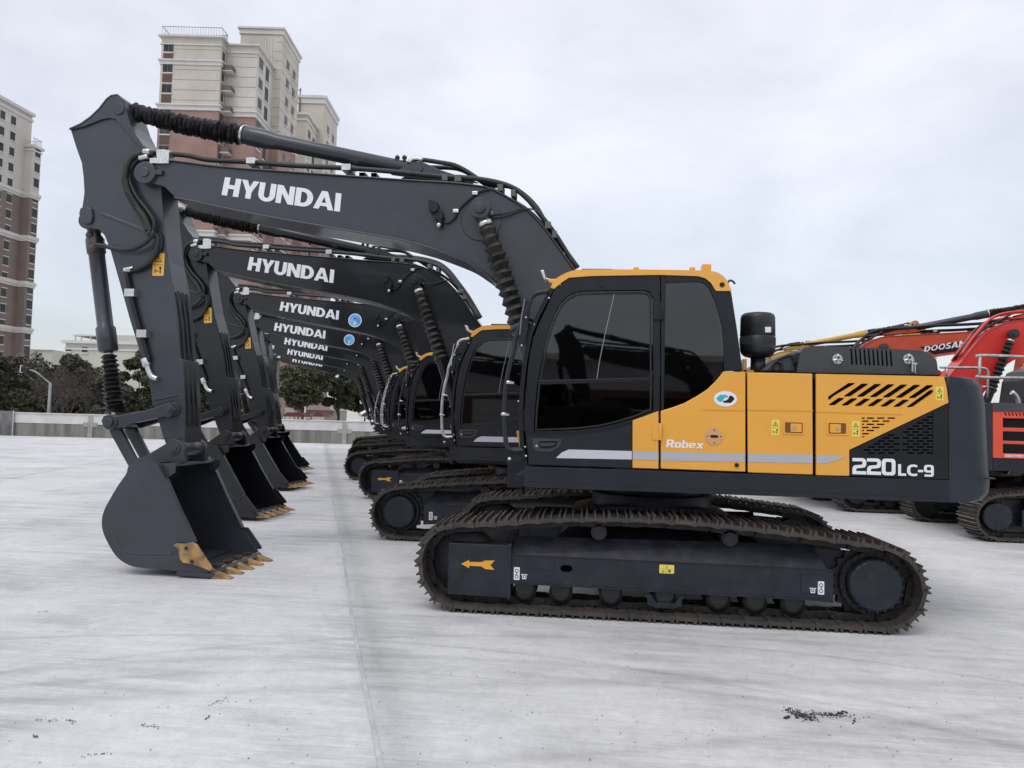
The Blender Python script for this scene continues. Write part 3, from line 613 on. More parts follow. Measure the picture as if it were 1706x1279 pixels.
    s = MB(); q = X(4, YN, [(198,1022),(340,1020),(480,1012),(600,997),(700,975),(785,946)]); s.strip(q[::-1], YN-.020, YN-.001, .008); s.build('door_ridge', DARK2, DP)
    s = MB(); s.prism(X(4, YN, [(358,1154),(392,1122),(430,1106),(783,1115),(783,1162)]), YN-.012, YN-.015); s.build('pale_stripe', STRL, DP)
    s = MB(); s.prism(X(4, YN, [(787,1116),(932,1119),(932,1168),(787,1162)]), YN-.012, YN-.015); s.build('silver_stripe', SILV, DY)
    HM = DARK; hh = X(4, YN, [(228,1042),(390,1048),(376,1095),(330,1118),(250,1115),(228,1095)])
    s = MB(); s.prism(hh, YN-.012, YN-.018, [X(4, YN, [(262,1060),(372,1058),(355,1090),(320,1102),(268,1100)])]); s.mat(1)
    s.prism(X(4, YN, [(262,1060),(372,1058),(355,1090),(320,1102),(268,1100)]), YN-.0125, YN-.0135); s.mat(0); s.prism(X(4, YN, [(270,1070),(360,1068),(340,1086),(275,1088)]), YN-.014, YN-.03)
    s.mat(2); q = X(4, YN, [(250, 1086)])[0]; s.ycyl(q[0], q[1], YN-.024, YN-.018, .011, 12); s.build('door_handle', [HM, VOID, CHROM], DP, .002)
    # rear pillar + side pillar
    s = MB(); s.prism(X(4, YN, [(947,887),(947,132),(975,131),(973,170),(963,884)]), YN, YN+.045); s.build('pillar', BLACK, CAB, .004)
    rw = X(4, YN, [(964,882),(974,172),(1140,166),(1185,172),(1215,200),(1245,262),(1268,330),(1288,410),(1299,520),(1301,600),(1290,660),(1262,712),(1205,766),(1150,802),(1080,840),(1010,866)])
    s = MB(); s.prism(rw, YN+.012, YN+.020); s.build('rear_side_glass', GLASS, CAB, fix=True)
    rp_ = X(4, YN, [(975,131),(1150,137),(1195,150),(1225,180),(1262,220),(1341,222),(1372,420),(1405,665),(1300,666),(1301,600),(1299,520),(1288,410),(1268,330),(1245,262),(1215,200),(1185,172),(1140,166),(974,172)])
    s = MB(); s.prism(rp_, YN-.002, YN+.05); s.build('pillar', BLACK, CAB, .006)
    for y0_, y1_, xx0, xx1, m_ in ((285, 380, 906, 952, BLACK), (958, 1054, 900, 942, YEL)):
        q = X(4, YN, [(xx0, y0_), (xx1, y1_)]); s = MB(); s.box((q[0][0], YN-.02, q[1][1]), (q[1][0], YN-.012, q[0][1])); s.cyl((q[1][0], YN-.022, q[1][1]), (q[1][0], YN-.022, q[0][1]), .013, None, 10); s.build('hinge', m_, CAB, .003)
    q = X(4, YN, [(616, 182)])[0]; s = MB(); s.ycyl(q[0], q[1], YN-.018, YN, .017, 14); s.build('door_stop', RUB, CAB)
    # far side wall, front frame, rear wall, floor
    s = MB(); s.prism(dooro, YI-.04, YI, [win]); s.prism(rp_, YI-.04, YI)
    s.prism(X(4, YN, [(947,887),(947,132),(975,131),(973,170),(963,884)]), YI-.04, YI)
    xr0 = X(4, YN, [(1341,222),(1405,665)])
    s.hexa([(xr0[1][0]-.06, YN+.05, xr0[1][1]), (xr0[1][0], YN+.05, xr0[1][1]), (xr0[1][0], YI-.04, xr0[1][1]), (xr0[1][0]-.06, YI-.04, xr0[1][1])],
           [(xr0[1][0]-.08, YN+.05, 1.95+.25), (xr0[1][0]-.03, YN+.05, 2.2), (xr0[1][0]-.03, YI-.04, 2.2), (xr0[1][0]-.08, YI-.04, 2.2)])
    s.box((-1.22, YN+.045, z1), (-.12, YI-.04, z1+.06)); s.box((-.17, YN+.05, z1+.06), (-.12, YI-.04, 2.0))
    s.build('cab_shell', BLACK, CAB, .006)
    s = MB(); s.prism(win, YI-.03, YI-.024); s.prism(rw, YI-.03, YI-.024)
    FC = [p for p in CF[3:]]
    s.strip(FC, YN+.06, YI-.06, .008); s.build('far_glass', GLASS, CAB, fix=True)
    s = MB(); ft = X(4, YN, [(200,1192),(180,1100),(174,1000),(174,880),(180,760),(194,630),(226,460),(270,355),(345,212)])
    s.strip(ft, YN-.004, YN+.06, .04); s.strip(ft, YI-.06, YI, .04); s.strip(ft[:3], YN, YI, .03); s.build('front_pillar', BLACK, CAB, .006)
    # roof
    ro = X(4, YN, [(327,200),(345,165),(375,138),(440,108),(520,99),(800,98),(1130,103),(1245,110),(1300,140),(1325,178),(1341,218)])
    ri = X(4, YN, [(1255,218),(1225,172),(1195,147),(1150,135),(940,128),(560,134),(430,144),(385,174),(348,206)])
    s = MB(); s.prism(smooth_path(ro, 3)+ri, YN-.015, YN+.06); s.prism(smooth_path(ro, 3)+ri, YI-.06, YI)
    s.strip(smooth_path(ro, 3), YN+.05, YI-.05, -.03)
    RF = s.build('cab_roof', YEL, CAB, .014)
    s = MB()
    for x_ in (808, 1122): q = X(4, YN+.2, [(x_, 97)])[0]; s.box((q[0]-.025, YN+.18, q[1]-.02), (q[0]+.025, YN+.23, q[1]+.02))
    q = X(4, YN+.1, [(1200, 92)])[0]; s.box((q[0]-.04, YN+.06, q[1]-.05), (q[0]+.04, YN+.16, q[1]+.035))
    q = X(4, YN, [(330, 150)])[0]; s.hexa([(q[0]-.02, YN-.01, q[1]-.03), (q[0]+.09, YN-.01, q[1]-.06), (q[0]+.09, YN+.06, q[1]-.06), (q[0]-.02, YN+.06, q[1]-.03)], [(q[0]-.03, YN-.01, q[1]), (q[0]+.09, YN-.01, q[1]), (q[0]+.09, YN+.06, q[1]), (q[0]-.03, YN+.06, q[1])])
    s.build('lifting_lug', YEL, RF, .006)
    q = X(4, YN, [(1288, 184)])[0]; s = MB(); s.ycyl(q[0], q[1], YN-.02, YN-.015, .022, 14); s.build('roof_plug', VOID, RF)
    q = X(4, YN+.1, [(500,99),(680,95),(560,92)]); s = MB(); s.box((q[0][0], YN+.15, q[0][1]-.02), (q[1][0], YI-.2, q[0][1]+.025)); s.build('roof_hatch', BLACK, RF, .015)
    # rear wire loop
    s = MB(); q = X(4, YN+.1, [(1320,170),(1335,158),(1352,165),(1362,178)]); s.tube([(x, YN+.1, z) for x, z in q], .010, 6); s.build('cable', HOSE, CAB)
    # front mirror lamp
    s = MB(); q = X(9, -1.3, [(650,100),(690,90),(720,200),(700,225),(680,180)]); s.prism(q, -1.36, -1.22); q2 = X(9, -1.3, [(710,190),(800,215)]); s.cyl((q2[0][0], -1.3, q2[0][1]), (q2[1][0], -1.3, q2[1][1]), .01, None, 8); s.build('work_lamp', CHROM, CAB, .004)
    # seat, console, levers
    s = MB(); s.prism([(-.55, 1.75), (-.15, 1.75), (-.12, 1.85), (-.50, 1.86), (-.57, 1.82)], -1.15, -.7); s.prism([(-.28, 1.85), (-.12, 1.84), (.0, 2.45), (-.07, 2.50), (-.15, 2.46)], -1.13, -.72); s.prism([(-.08, 2.50), (-.02, 2.50), (.02, 2.70), (-.05, 2.70)], -1.05, -.8)
    s.box((-.7, -1.25, 1.5), (-.2, -1.17, 1.93)); s.box((-.7, -.68, 1.5), (-.2, -.62, 1.93)); s.box((-.5, -1.1, 1.37), (-.2, -.75, 1.75))
    s.tube([(-.62, -1.21, 1.93), (-.66, -1.21, 2.0), (-.64, -1.21, 2.1)], .018, 8, 2); s.tube([(-.62, -.65, 1.93), (-.66, -.65, 2.0), (-.64, -.65, 2.1)], .018, 8, 2)
    s.build('operator_seat', SEAT, CAB, .02)
    # ---------------- front guard rail and step bracket
    YG = -1.42
    def tp(k, pts, Y): return [(x, Y, z) for x, z in X(k, Y, pts)]
    s = MB(); s.tube(tp(9, [(760,352),(690,370),(620,378),(560,405),(520,450),(500,500)], YG)+tp(10, [(232,-110),(215,0),(165,190),(140,330),(122,520),(122,700),(130,880),(146,945),(185,985),(240,990),(300,985)], YG), .022, 10, 3)
    G = s.build('guard_rail', DARK2, R)
    s = MB(); s.prism(X(9, YG, [(428,470),(450,462),(492,500),(505,560),(470,900),(440,1050),(400,1100),(370,1090),(352,950),(385,700)]), YG-.02, YG+.02); s.build('mirror_plate', BLACK, G, .008)
    s = MB(); s.strip(tp2(X(9, YG, [(428,470),(412,560),(385,700),(362,945)])), YG-.03, YG+.02, .012); s.build('mirror_rim', mat('grey_rim', (.14,.15,.16), .4), G)
    s = MB(); s.prism(X(10, YG, [(118,965),(160,975),(200,1003),(300,1000),(340,1050),(330,1062),(200,1130),(175,1130),(150,1140),(140,1110)]), YG+.01, YG+.03); s.build('step_bracket', BLACK, G, .004)
    s = MB()
    for k, x_, y_, r_ in ((9,755,450,.010),(9,450,708,.010),(9,393,1080,.011),(9,560,800,.007),(10,168,1070,.018),(10,318,955,.010),(10,327,1042,.011),(10,253,512,.008)):
        q = X3(k, YG-.03, x_, y_); s.ball(q, r_, 6)
    for k, x_, y_ in ((10,172,330),(10,128,637)): q = X3(k, YG, x_-14, y_); s.cyl((q.x, YG, q.z-.014), (q.x, YG, q.z+.014), .028, None, 12); s.box((q.x, YG-.02, q.z-.014), (q.x+.05, YG+.0, q.z+.006))
    s.build('bolt', CHROM, G)
    s = MB(); s.hexa([(X3(10,-1.2,270,985)+Vector((0,0,0))), X3(10,-1.2,295,980), X3(10,-1.2,295,980)+Vector((0,.5,0)), X3(10,-1.2,270,985)+Vector((0,.5,0))], [X3(10,-1.2,232,800), X3(10,-1.2,272,798), X3(10,-1.2,272,798)+Vector((0,.5,0)), X3(10,-1.2,232,800)+Vector((0,.5,0))]); s.build('yellow_plate', YEL, R)
    s = MB(); s.tube([(-1.27, YG+.02, 2.62), (-1.30, -1.0, 2.70), (-1.25, -.6, 2.72)], .016, 8); s.box((-1.33, YN+.02, 1.16), (-1.15, YI, 1.22)); s.box((-1.3, YN, 1.05), (-1.26, YN+.35, 1.09)); s.build('front_step', BLACK, R)

    # ---------------- boom
    YBN = YB-.27; YBF = YB+.27
    bt = X(1, YBN, [(345,400),(355,378),(385,362),(450,366),(520,358),(740,385),(1100,412),(1500,440)])+X(2, YBN, [(300,262),(480,272),(600,285),(690,303),(800,358),(900,428),(1000,540),(1130,722)])+X(0, YBN, [(1010,520),(1062,610)])
    bb = X(1, YBN, [(345,400),(350,425),(385,452),(430,458),(480,472),(530,522),(620,538),(900,598),(1300,668)])+X(2, YBN, [(100,548),(200,566),(300,590),(400,620),(560,682),(640,730),(720,792),(800,880),(850,980)])+X(0, YBN, [(905,580),(985,640)])
    outline = bt[:3]+smooth_path(bt[3:], 3)+(bb[:5]+smooth_path(bb[5:], 3))[::-1][:-1]
    s = MB(); s.prism(outline, YBN+.012, YBF-.012)
    fl_t = smooth_path(bt[3:], 3); fl_b = smooth_path(bb[5:], 3)
    s.strip(fl_t, YBN-.012, YBF+.012, .016); s.strip(fl_b, YBN-.012, YBF+.012, -.018)
    BM = s.build('boom', DARK, R, .006)
    s = MB(); q = X(1, YBN, [(398, 412)])[0]
    for y0_, y1_ in ((YBN-.03, YBN+.02), (YBF-.02, YBF+.03)): s.ycyl(q[0], q[1], y0_, y1_, .125, 32)
    s.ycyl(q[0], q[1], YBN-.045, YBF+.045, .055, 20); s.box((q[0]+.06, YBN-.026, q[1]-.025), (q[0]+.20, YBN+.01, q[1]+.03)); s.build('boom_tip_boss', DARK, BM, .008)
    q = X(2, YBN, [(645, 472)])[0]; s = MB()
    s.lathe((q[0], YBN+.02, q[1]), (q[0], YBN-.006, q[1]), [(0, .215), (.6, .215), (1, .205)], 48)
    s.build('boss_plate', DARK, BM)
    # foot
    q = X(0, YB, [(1025, 640)])[0]; s = MB(); s.ycyl(q[0], q[1], YBN-.02, YBF+.02, .15, 24); s.build('boom_foot', DARK, BM, .01)
    # lettering
    lettering('HYUNDAI', X(1, YBN+.012, [(748,513),(1296,591),(1304,507),(765,430)]), YBN+.0115, WHITE, BM, sp=.055)
    # lamp on the boom side
    s = MB(); s.mat(0); s.prism(X(2, YBN, [(372,375),(388,372),(420,385),(425,425),(400,440),(375,430)]), YBN-.10, YBN+.01); s.prism(X(2, YBN, [(395,430),(440,420),(450,455),(435,480),(405,475)]), YBN-.07, YBN-.01); q = X(2, YBN, [(425, 500)])[0]; s.mat(1); s.ball((q[0], YBN-.04, q[1]), .03, 7); s.mat(0); q = X(2, YBN, [(430,470)])[0]; s.cyl((q[0], YBN-.035, q[1]), (q[0], YBN-.035, q[1]-.08), .03, None, 10)
    s.tube(tp(2, [(445,480),(470,482),(505,455),(525,415),(560,378),(610,335),(650,312),(690,305)], YBN-.01), .012, 6)
    s.mat(1)
    for x_, y_ in ((510,420),(612,325)): q = X3(2, YBN-.01, x_, y_); s.box((q.x-.03, q.y-.014, q.z-.018), (q.x+.03, q.y+.02, q.z+.018))
    s.build('boom_lamp', [BLACK, CHROM], BM, .004)
    s = MB(); s.tube(tp(2, [(700,440),(780,430),(870,405)], YBN-.02), .008, 6); s.tube(tp(2, [(690,462),(780,445),(880,410),(930,415),(960,440)], YBN-.015), .008, 6); s.mat(1); q = X3(2, YBN-.03, 690, 432); s.box((q.x-.035, q.y-.01, q.z-.02), (q.x+.035, q.y+.02, q.z+.02)); s.build('grease_line', [HOSE, CHROM], BM)
    # pipes along the top of the boom
    s = MB()
    for off, yy in ((0, YB-.20), (0, YB-.13), (0, YB+.13), (0, YB+.20)):
        s.mat(0)
        s.tube(tp(14, [(640,528),(700,535),(860,545),(1000,560),(1120,588),(1250,600),(1500,612)], yy)+tp(1, [(1100,378),(1350,390)], yy)+tp(2, [(200,212),(430,236),(550,242),(650,252),(750,272),(830,305),(900,365),(960,440),(1050,560),(1150,725)], yy), .027, 8, 3)
    s.mat(1)
    for k, x_, y_ in ((1,480,325),(1,893,362),(1,1332,392)):
        q = X3(k, YB-.2, x_, y_); s.box((q.x-.05, YB-.26, q.z-.03), (q.x+.05, YB-.07, q.z+.035))
    s.mat(0)
    for k, x_, y_ in ((1,905,385),(1,960,385),(1,1345,415),(1,1400,418),(1,1455,420),(2,75,228),(2,15,225)):
        q = X3(k, YB-.2, x_, y_); s.box((q.x-.03, YB-.22, q.z-.06), (q.x+.03, YB+.22, q.z+.015))
    s.mat(2)
    for k, x_, y_, L_ in ((2,450,236,.06),(2,520,240,.07),(2,745,290,.06),(2,815,318,.05),(2,1000,490,.06),(2,1035,540,.05)):
        q = X3(k, YB-.25, x_, y_); s.box((q.x-L_/2, YB-.245, q.z-.04), (q.x+L_/2, YB-.05, q.z+.03))
    s.build('boom_pipe', [HOSE, CHROM, mat('olive_clamp', (.10, .12, .09), .5)], BM)
    s = MB(); s.mat(0)
    s.tube(tp(2, [(275,160),(300,145),(340,148),(420,160),(500,175),(570,210),(650,262),(720,285),(800,290),(870,330),(940,400),(1000,500),(1160,722)], YB-.07), .026, 8, 3)
    s.tube(tp(2, [(320,165),(350,185),(420,188),(500,192),(560,210),(640,260),(700,300),(780,350),(870,400),(960,480),(1080,640)], YB+.02), .024, 8, 3)
    s.tube(tp(2, [(300,215),(380,235),(520,260),(600,280)], YB+.1), .022, 8, 3)
    s.mat(1); s.tube(tp(2, [(262,165),(280,145),(310,142),(335,150)], YB-.07), .030, 8, 2); s.mat(0)
    for x_, y_ in ((198,150),(236,150)): q = X3(2, YB-.05, x_, y_); s.cyl((q.x, q.y, q.z-.05), (q.x, q.y, q.z+.04), .02, None, 8); s.ball((q.x, q.y, q.z+.03), .028, 6)
    s.build('hydraulic_hose', [HOSE, CHROM], BM)
    # cylinder bracket on boom top
    s = MB(); br = X(2, YB, [(180,245),(300,180),(345,180),(440,222),(560,262),(640,290),(300,262)])
    for yy in (YB-.14, YB+.10): s.prism(br, yy, yy+.04)
    s.build('cylinder_bracket', DARK, BM, .004)
    # ---------------- arm cylinder
    p0 = X3(1, YB, 275, 112); p1 = X3(2, YB, 325, 213); bE = X3(1, YB, 850, 247)
    d = (p1-p0); tb = (bE-p0).length/d.length
    s = MB(); s.lathe(p0+d*tb, p1, [(0, .10), (.02, .108), (.13, .108), (.20, .086), (.94, .084), (.96, .06), (1, .05)], 28)
    s.ycyl(p1.x, p1.z, YB-.16, YB+.16, .05, 16)
    AC = s.build('arm_cylinder', DARK, R)
    s = MB(); s.cyl(p0, p0+d*tb, .05, None, 16); s.ycyl(p0.x, p0.z, YB-.12, YB+.12, .10, 20); s.build('piston_rod', CHROM, AC)
    bellows(p0+d*.05, p0+d*tb*.995, .102, .128, 25, 'bellows', AC, sag=.03)
    s = MB(); s.lathe(p0+d*(tb-.006), p0+d*(tb+.004), [(0, .112), (1, .112)], 28); s.build('clamp_ring', CHROM, AC)
    # ---------------- boom cylinders
    q = X(2, YBN-.10, [(645, 470)])[0]
    for sg in (-1, 1):
        yy = YB+sg*.42
        top = Vector((q[0], yy, q[1]+.10)); bot = Vector((-1.02, YB+sg*.36, 1.62))
        d = bot-top
        s = MB(); s.lathe(top+d*.52, bot, [(0, .098), (.02, .102), (.08, .102), (.1, .085), (.96, .085), (1, .06)], 24); s.ycyl(bot.x, bot.z, bot.y-.09, bot.y+.09, .09, 20)
        s.ycyl(top.x, top.z, yy-.075, yy+.075, .105, 24); s.ycyl(top.x, top.z, min(yy-.11, yy+.11), max(yy-.11, yy+.11), .058, 20)
        s.ycyl(top.x, top.z, yy-.116 if sg < 0 else yy+.11, yy-.11 if sg < 0 else yy+.116, .035, 16)
        BC = s.build('boom_cylinder', DARK, R, .003)
        s = MB(); s.cyl(top, top+d*.55, .048, None, 14); s.cyl(top+d*.055, top+d*.075, .075, None, 18); s.build('piston_rod', CHROM, BC)
        bellows(top+d*.075, top+d*.56, .092, .118, 12, 'bellows', BC)
    # ---------------- arm
    YA0 = YB-.175; YA1 = YB+.175
    al = X(1, YA0, [(270,56),(245,60),(225,75),(190,120),(150,158),(105,190),(50,215),(75,295),(100,365),(108,430),(112,500),(104,560),(96,600),(96,635),(108,655),(140,668),(180,672),(205,700),(230,760),(270,900),(320,1080),(378,1270)])+X(3, YA0, [(400,60),(430,225),(440,250),(462,330),(480,390),(497,440)])+X(3, YA0, [(510,500),(545,520),(590,505),(602,470),(604,430),(602,250),(592,0)])+X(1, YA0, [(558,1270),(545,1100),(528,960),(500,820),(480,640),(470,500),(465,440),(440,380),(425,320),(385,290),(350,240),(325,190),(305,130),(298,80)])
    s = MB(); s.prism(al, YA0, YA1)
    ARM = s.build('arm', DARK, R, .006)
    # wrap plate of the arm top (darker rim band), gussets
    s = MB(); rim = X(1, YA0, [(50,215),(105,190),(150,158),(190,120),(225,75),(245,60),(270,56),(298,80),(305,130),(325,190),(350,240),(385,290),(425,320)])
    s.strip(rim, YA0-.03, YA1+.03, .018)
    s.prism(X(1, YA0, [(50,215),(105,190),(150,158),(190,120),(225,75),(245,60),(270,56),(298,80),(305,130),(325,190),(350,240),(385,290),(425,320),(385,300),(340,255),(290,195),(262,165),(235,160),(195,168),(120,198)]), YA0-.025, YA0)
    s.prism(X(1, YA0, [(96,600),(102,578),(130,568),(152,580),(158,615),(150,645),(128,650),(104,640)]), YA0-.03, YA0); s.prism(X(1, YA0, [(180,590),(200,594),(425,684),(425,700),(185,602)]), YA0-.012, YA0)
    s.strip(X(3, YA0, [(436,216),(565,190)]), YA0-.012, YA0, .02); s.strip(X(3, YA0, [(440,236),(565,206)]), YA0-.008, YA0, .008)
    s.build('arm_gusset', DARK, ARM, .005)
    # front face: wear strips and pipes
    s = MB()
    fr = X(1, YA0, [(575,960),(590,1270)]); 
    for yy in (YA0+.06, YA0+.15, YA0+.24):
        s.tube([X3(1, YA0, 530, 955)+Vector((.012, yy-YA0, 0)), X3(1, YA0, 558, 1270)+Vector((.016, yy-YA0, 0)), X3(3, YA0, 602, 250)+Vector((.016, yy-YA0, 0)), X3(3, YA0, 604, 350)+Vector((.012, yy-YA0, 0))], .011, 8, 2)
    s.build('arm_pipe', HOSE, ARM)
    for nm, k, x_, y_, r_ in (('link_pin', 3, 515, 262, .075), ('bucket_pin', 3, 542, 474, .100)):
        q = X(k, YB-.28, [(x_, y_)])[0]; s = MB(); s.ycyl(q[0], q[1], YB-.275, YB+.275, r_*.62, 24); s.ycyl(q[0], q[1], YA0-.03, YA1+.03, r_, 28); s.ycyl(q[0], q[1], YB-.29, YB+.29, r_*.34, 16); s.build(nm, DARK, ARM, .006)
    q = X(1, YA0, [(280,118)])[0]; s = MB(); s.ycyl(q[0], q[1], YA0-.04, YA1+.04, .07, 20); s.build('top_pin', DARK, ARM, .006)
    # arm hoses (near side)
    YH2 = YA0-.045
    s = MB(); s.mat(0)
    for dx, yo_ in ((0, 0), (13, .03)):
        s.tube(tp(14, [(640+dx,530),(560,545),(500,590),(465+dx,670),(460+dx,770),(490+dx,880),(560+dx,1000),(620+dx,1080),(660+dx,1180),(660+dx,1240)], YH2-.05+yo_)+tp(1, [(450+dx,700),(450+dx,760),(420,820),(370+dx,850),(330,862)], YH2-.0+yo_), .030, 8, 3)
    s.tube(tp(14, [(700,540),(600,570),(530,620),(490,700),(500,800),(560,920),(640,1020),(700,1120),(690,1200)], YH2-.02)+tp(1, [(430,690),(400,730),(340,762),(270,765),(200,748),(160,745)], YH2-.04), .026, 8, 3)
    s.mat(1)
    for k in range(46):                        # spiral guard
        t = k/45; pp = [(470,650),(450,770),(480,880),(550,1000),(612,1085),(650,1190)]; i = min(4, int(t*5)); f_ = t*5-i
        x_ = pp[i][0]*(1-f_)+pp[i+1][0]*f_; y_ = pp[i][1]*(1-f_)+pp[i+1][1]*f_; q = X3(14, YH2-.05, x_, y_)
        a_ = pp[i+1]; d_ = Vector((a_[0]-pp[i][0], 0, -(a_[1]-pp[i][1]))).normalized()
        s.cyl(q-d_*.008, q+d_*.008, .036, None, 10)
    s.build('arm_hose', [HOSE, RUB], ARM)
    s = MB(); s.mat(0); s.tube(tp(1, [(305,868),(320,940),(340,1030),(375,1155),(400,1240),(412,1279)], YA0-.035)+tp(3, [(385,-10),(392,0)], YA0-.035), .030, 10, 2)
    s.mat(1)
    for k, x_, y_ in ((1,322,965),(1,378,1155)): q = X3(k, YA0-.07, x_, y_); s.box((q.x-.06, YA0-.075, q.z-.042), (q.x+.055, YA0, q.z+.042))
    s.cyl(X3(1, YA0-.035, 300, 862), X3(1, YA0-.035, 342, 855), .034, None, 12)
    s.tube(tp(3, [(392,0),(402,35),(415,70),(432,90),(455,98)], YA0-.035), .030, 10, 2); s.cyl(X3(3, YA0-.035, 388,-8), X3(3, YA0-.035, 400, 30), .045, None, 10)
    s.cyl(X3(14, YA0-.1, 575, 580), X3(14, YA0-.1, 650, 565), .030, None, 10); s.cyl(X3(14, YA0-.1, 612, 522), X3(14, YA0-.1, 668, 525), .034, None, 10)
    q = X3(14, YA0-.1, 782, 560); s.box((q.x-.07, q.y-.02, q.z-.09), (q.x+.07, q.y+.10, q.z+.06)); q = X3(14, YA0-.1, 702, 602); s.box((q.x-.05, q.y-.01, q.z-.03), (q.x+.05, q.y+.10, q.z+.03))
    s.build('bucket_line', [BLACK, CHROM], ARM, .004)
    q = X(1, YA0, [(456, 835)])[0]; sticker(q[0], q[1], .135, .255, YA0, ARM, STKO)
    # ---------------- bucket cylinder
    c0 = X3(1, YB, 152, 640); c1 = X3(3, YB, 238, 318); d = c1-c0
    L = d.length; f0 = (X3(1, YB, 232, 1240)-c0).length/L
    s = MB(); s.lathe(c0+d*.06, c0+d*f0, [(0, .06), (.03, .085), (.05, .10), (.16, .10), (.18, .085), (.78, .085), (.80, .105), (.985, .105), (1, .08)], 26)
    s.ycyl(c0.x, c0.z, YB-.11, YB+.11, .10, 20); s.cyl(c0, c0+d*.09, .07, None, 14)
    BK = s.build('bucket_cylinder', DARK, R)
    s = MB(); q = X3(1, YB-.1, 155, 760); s.ball(q, .05, 7); s.tube([q, q+Vector((.02, .0, .08)), q+Vector((-.03, .05, .28))], .022, 8, 2); q = X3(1, YB-.08, 138, 700); s.ball(q, .045, 6); s.build('port_fitting', mat('rusty_fitting', (.08, .05, .04), .6), BK)
    s = MB(); s.cyl(c0+d*f0, c1, .045, None, 14); s.lathe(c0+d*f0, c0+d*(f0+.02), [(0, .05), (1, .05)], 20); s.build('piston_rod', CHROM, BK)
    bellows(c0+d*(f0+.012), c0+d*.965, .088, .125, 13, 'bellows', BK)
    # ---------------- linkage
    B = X(3, YB-.30, [(190,330)])[0]; Cc = X(3, YB-.2, [(350,545)])[0]
    s = MB()
    for yy in (YB-.25, YB+.19):
        s.prism(X(3, YB-.24, [(190,290),(230,300),(380,270),(480,240),(520,225),(555,262),(525,305),(490,300),(330,335),(250,362),(200,365),(165,345),(158,320),(170,297)]), yy, yy+.06)
    s.ycyl(B[0], B[1], YB-.30, YB+.30, .05, 20); s.ycyl(B[0], B[1], YB-.27, YB+.27, .085, 20)
    s.prism(X(3, YB, [(300,292),(400,272),(400,310),(300,330)]), YB-.19, YB+.19)
    s.build('guide_link', DARK, R, .008)
    s = MB()
    for yy in (YB-.17, YB+.11): s.prism(X(3, YB-.1, [(212,345),(262,338),(345,500),(372,548),(330,562),(318,560),(290,510),(222,385)]), yy, yy+.06)
    s.ycyl(Cc[0], Cc[1], YB-.19, YB+.19, .055, 18)
    s.build('push_link', DARK, R, .008)
    # ---------------- bucket
    Y0, Y1 = -.665, .465
    _sp = X(3, Y0, [(435,545),(350,537),(312,548),(296,575),(288,605),(240,675),(185,770),(166,815),(159,850),(164,910),(200,990),(250,1058),(330,1100),(450,1112),(570,1124)])
    sm = smooth_path(_sp, 4); sp = sm+X(3, Y0, [(700,1140),(745,1118),(700,1050),(640,970),(560,800),(490,640)])
    s = MB()
    for yy in (Y0, Y1-.045): s.prism(sp, yy, yy+.045)
    s.strip(sm[::-1], Y0+.02, Y1-.02, -.03)
    s.strip(X(3, Y0, [(560,1145),(735,1158),(760,1140)]), Y0-.012, Y1+.012, .045)
    # edge stiffener strips on both side plates
    for yy in (Y0-.012, Y1-.055): s.strip([(a[0], a[1]) for a in X(3, Y0, [(436,546),(490,642),(560,802),(642,975)])], yy, yy+.065, .03)
    BUC = s.build('bucket', DARK, R, .005)
    s = MB(); s.tube([(x, Y0-.001, z) for x, z in X(3, Y0, [(228,925),(250,972),(285,1010),(330,1028),(450,1030),(540,1030)])], .007, 6); s.build('weld_bead', DARK, BUC)
    s = MB(); ear = X(3, YB-.25, [(345,540),(355,530),(400,505),(500,445),(520,425),(550,420),(590,440),(600,470),(606,545),(560,552),(430,552)])
    for yy in (YB-.26, YB+.20): s.prism(ear, yy, yy+.06)
    s.prism(X(3, Y0, [(440,552),(500,552),(505,572),(450,575)]), Y0+.046, Y1-.046)
    s.build('bucket_ear', DARK, BUC, .008)
    s = MB()                                   # inner corner gussets
    for yy in (Y0+.05, Y1-.1): s.prism(X(3, Y0, [(445,552),(540,552),(535,600),(500,625),(480,630)]), yy, yy+.02)
    s.build('corner_gusset', DARK, BUC, .004)
    for k in range(5):
        yy = -.60+.25*k
        A_, B_, C_, D_, T_ = X(3, -.60, [(690,1108), (700,1158), (738,1108), (745,1166), (852,1166)])
        s = MB(); w_ = .062
        base = [(A_[0], yy-w_, A_[1]), (A_[0], yy+w_, A_[1]), (B_[0]-.02, yy+w_, B_[1]), (B_[0]-.02, yy-w_, B_[1])]
        mid = [(C_[0], yy-w_*.95, C_[1]), (C_[0], yy+w_*.95, C_[1]), (D_[0], yy+w_*.95, D_[1]), (D_[0], yy-w_*.95, D_[1])]
        m2 = [(C_[0]+.012, yy-w_*.78, C_[1]-.012), (C_[0]+.012, yy+w_*.78, C_[1]-.012), (D_[0]+.012, yy+w_*.78, D_[1]+.006), (D_[0]+.012, yy-w_*.78, D_[1]+.006)]
        tip = [(T_[0], yy-w_*.62, T_[1]+.016), (T_[0], yy+w_*.62, T_[1]+.016), (T_[0]+.004, yy+w_*.62, T_[1]), (T_[0]+.004, yy-w_*.62, T_[1])]
        s.mat(1); s.hexa(base, mid); s.mat(0); s.hexa(m2, tip); s.mat(1); s.ycyl((C_[0]+D_[0])/2+.04, (C_[1]+D_[1])/2, yy-w_*.8, yy+w_*.8, .012, 8)
        s.build('tooth', [GOLD, mat('rusty_adapter', (.055, .038, .03), .6, var=.5, vscale=12, bump=.3)], BUC, .006)
    s = MB(); s.prism(X(3, Y0-.03, [(540,985),(556,976),(600,978),(638,968),(664,980),(690,1020),(752,1112),(735,1122),(700,1106),(640,1085),(592,1078),(575,1055),(568,1005)]), Y0-.04, Y0-.012); s.mat(1)
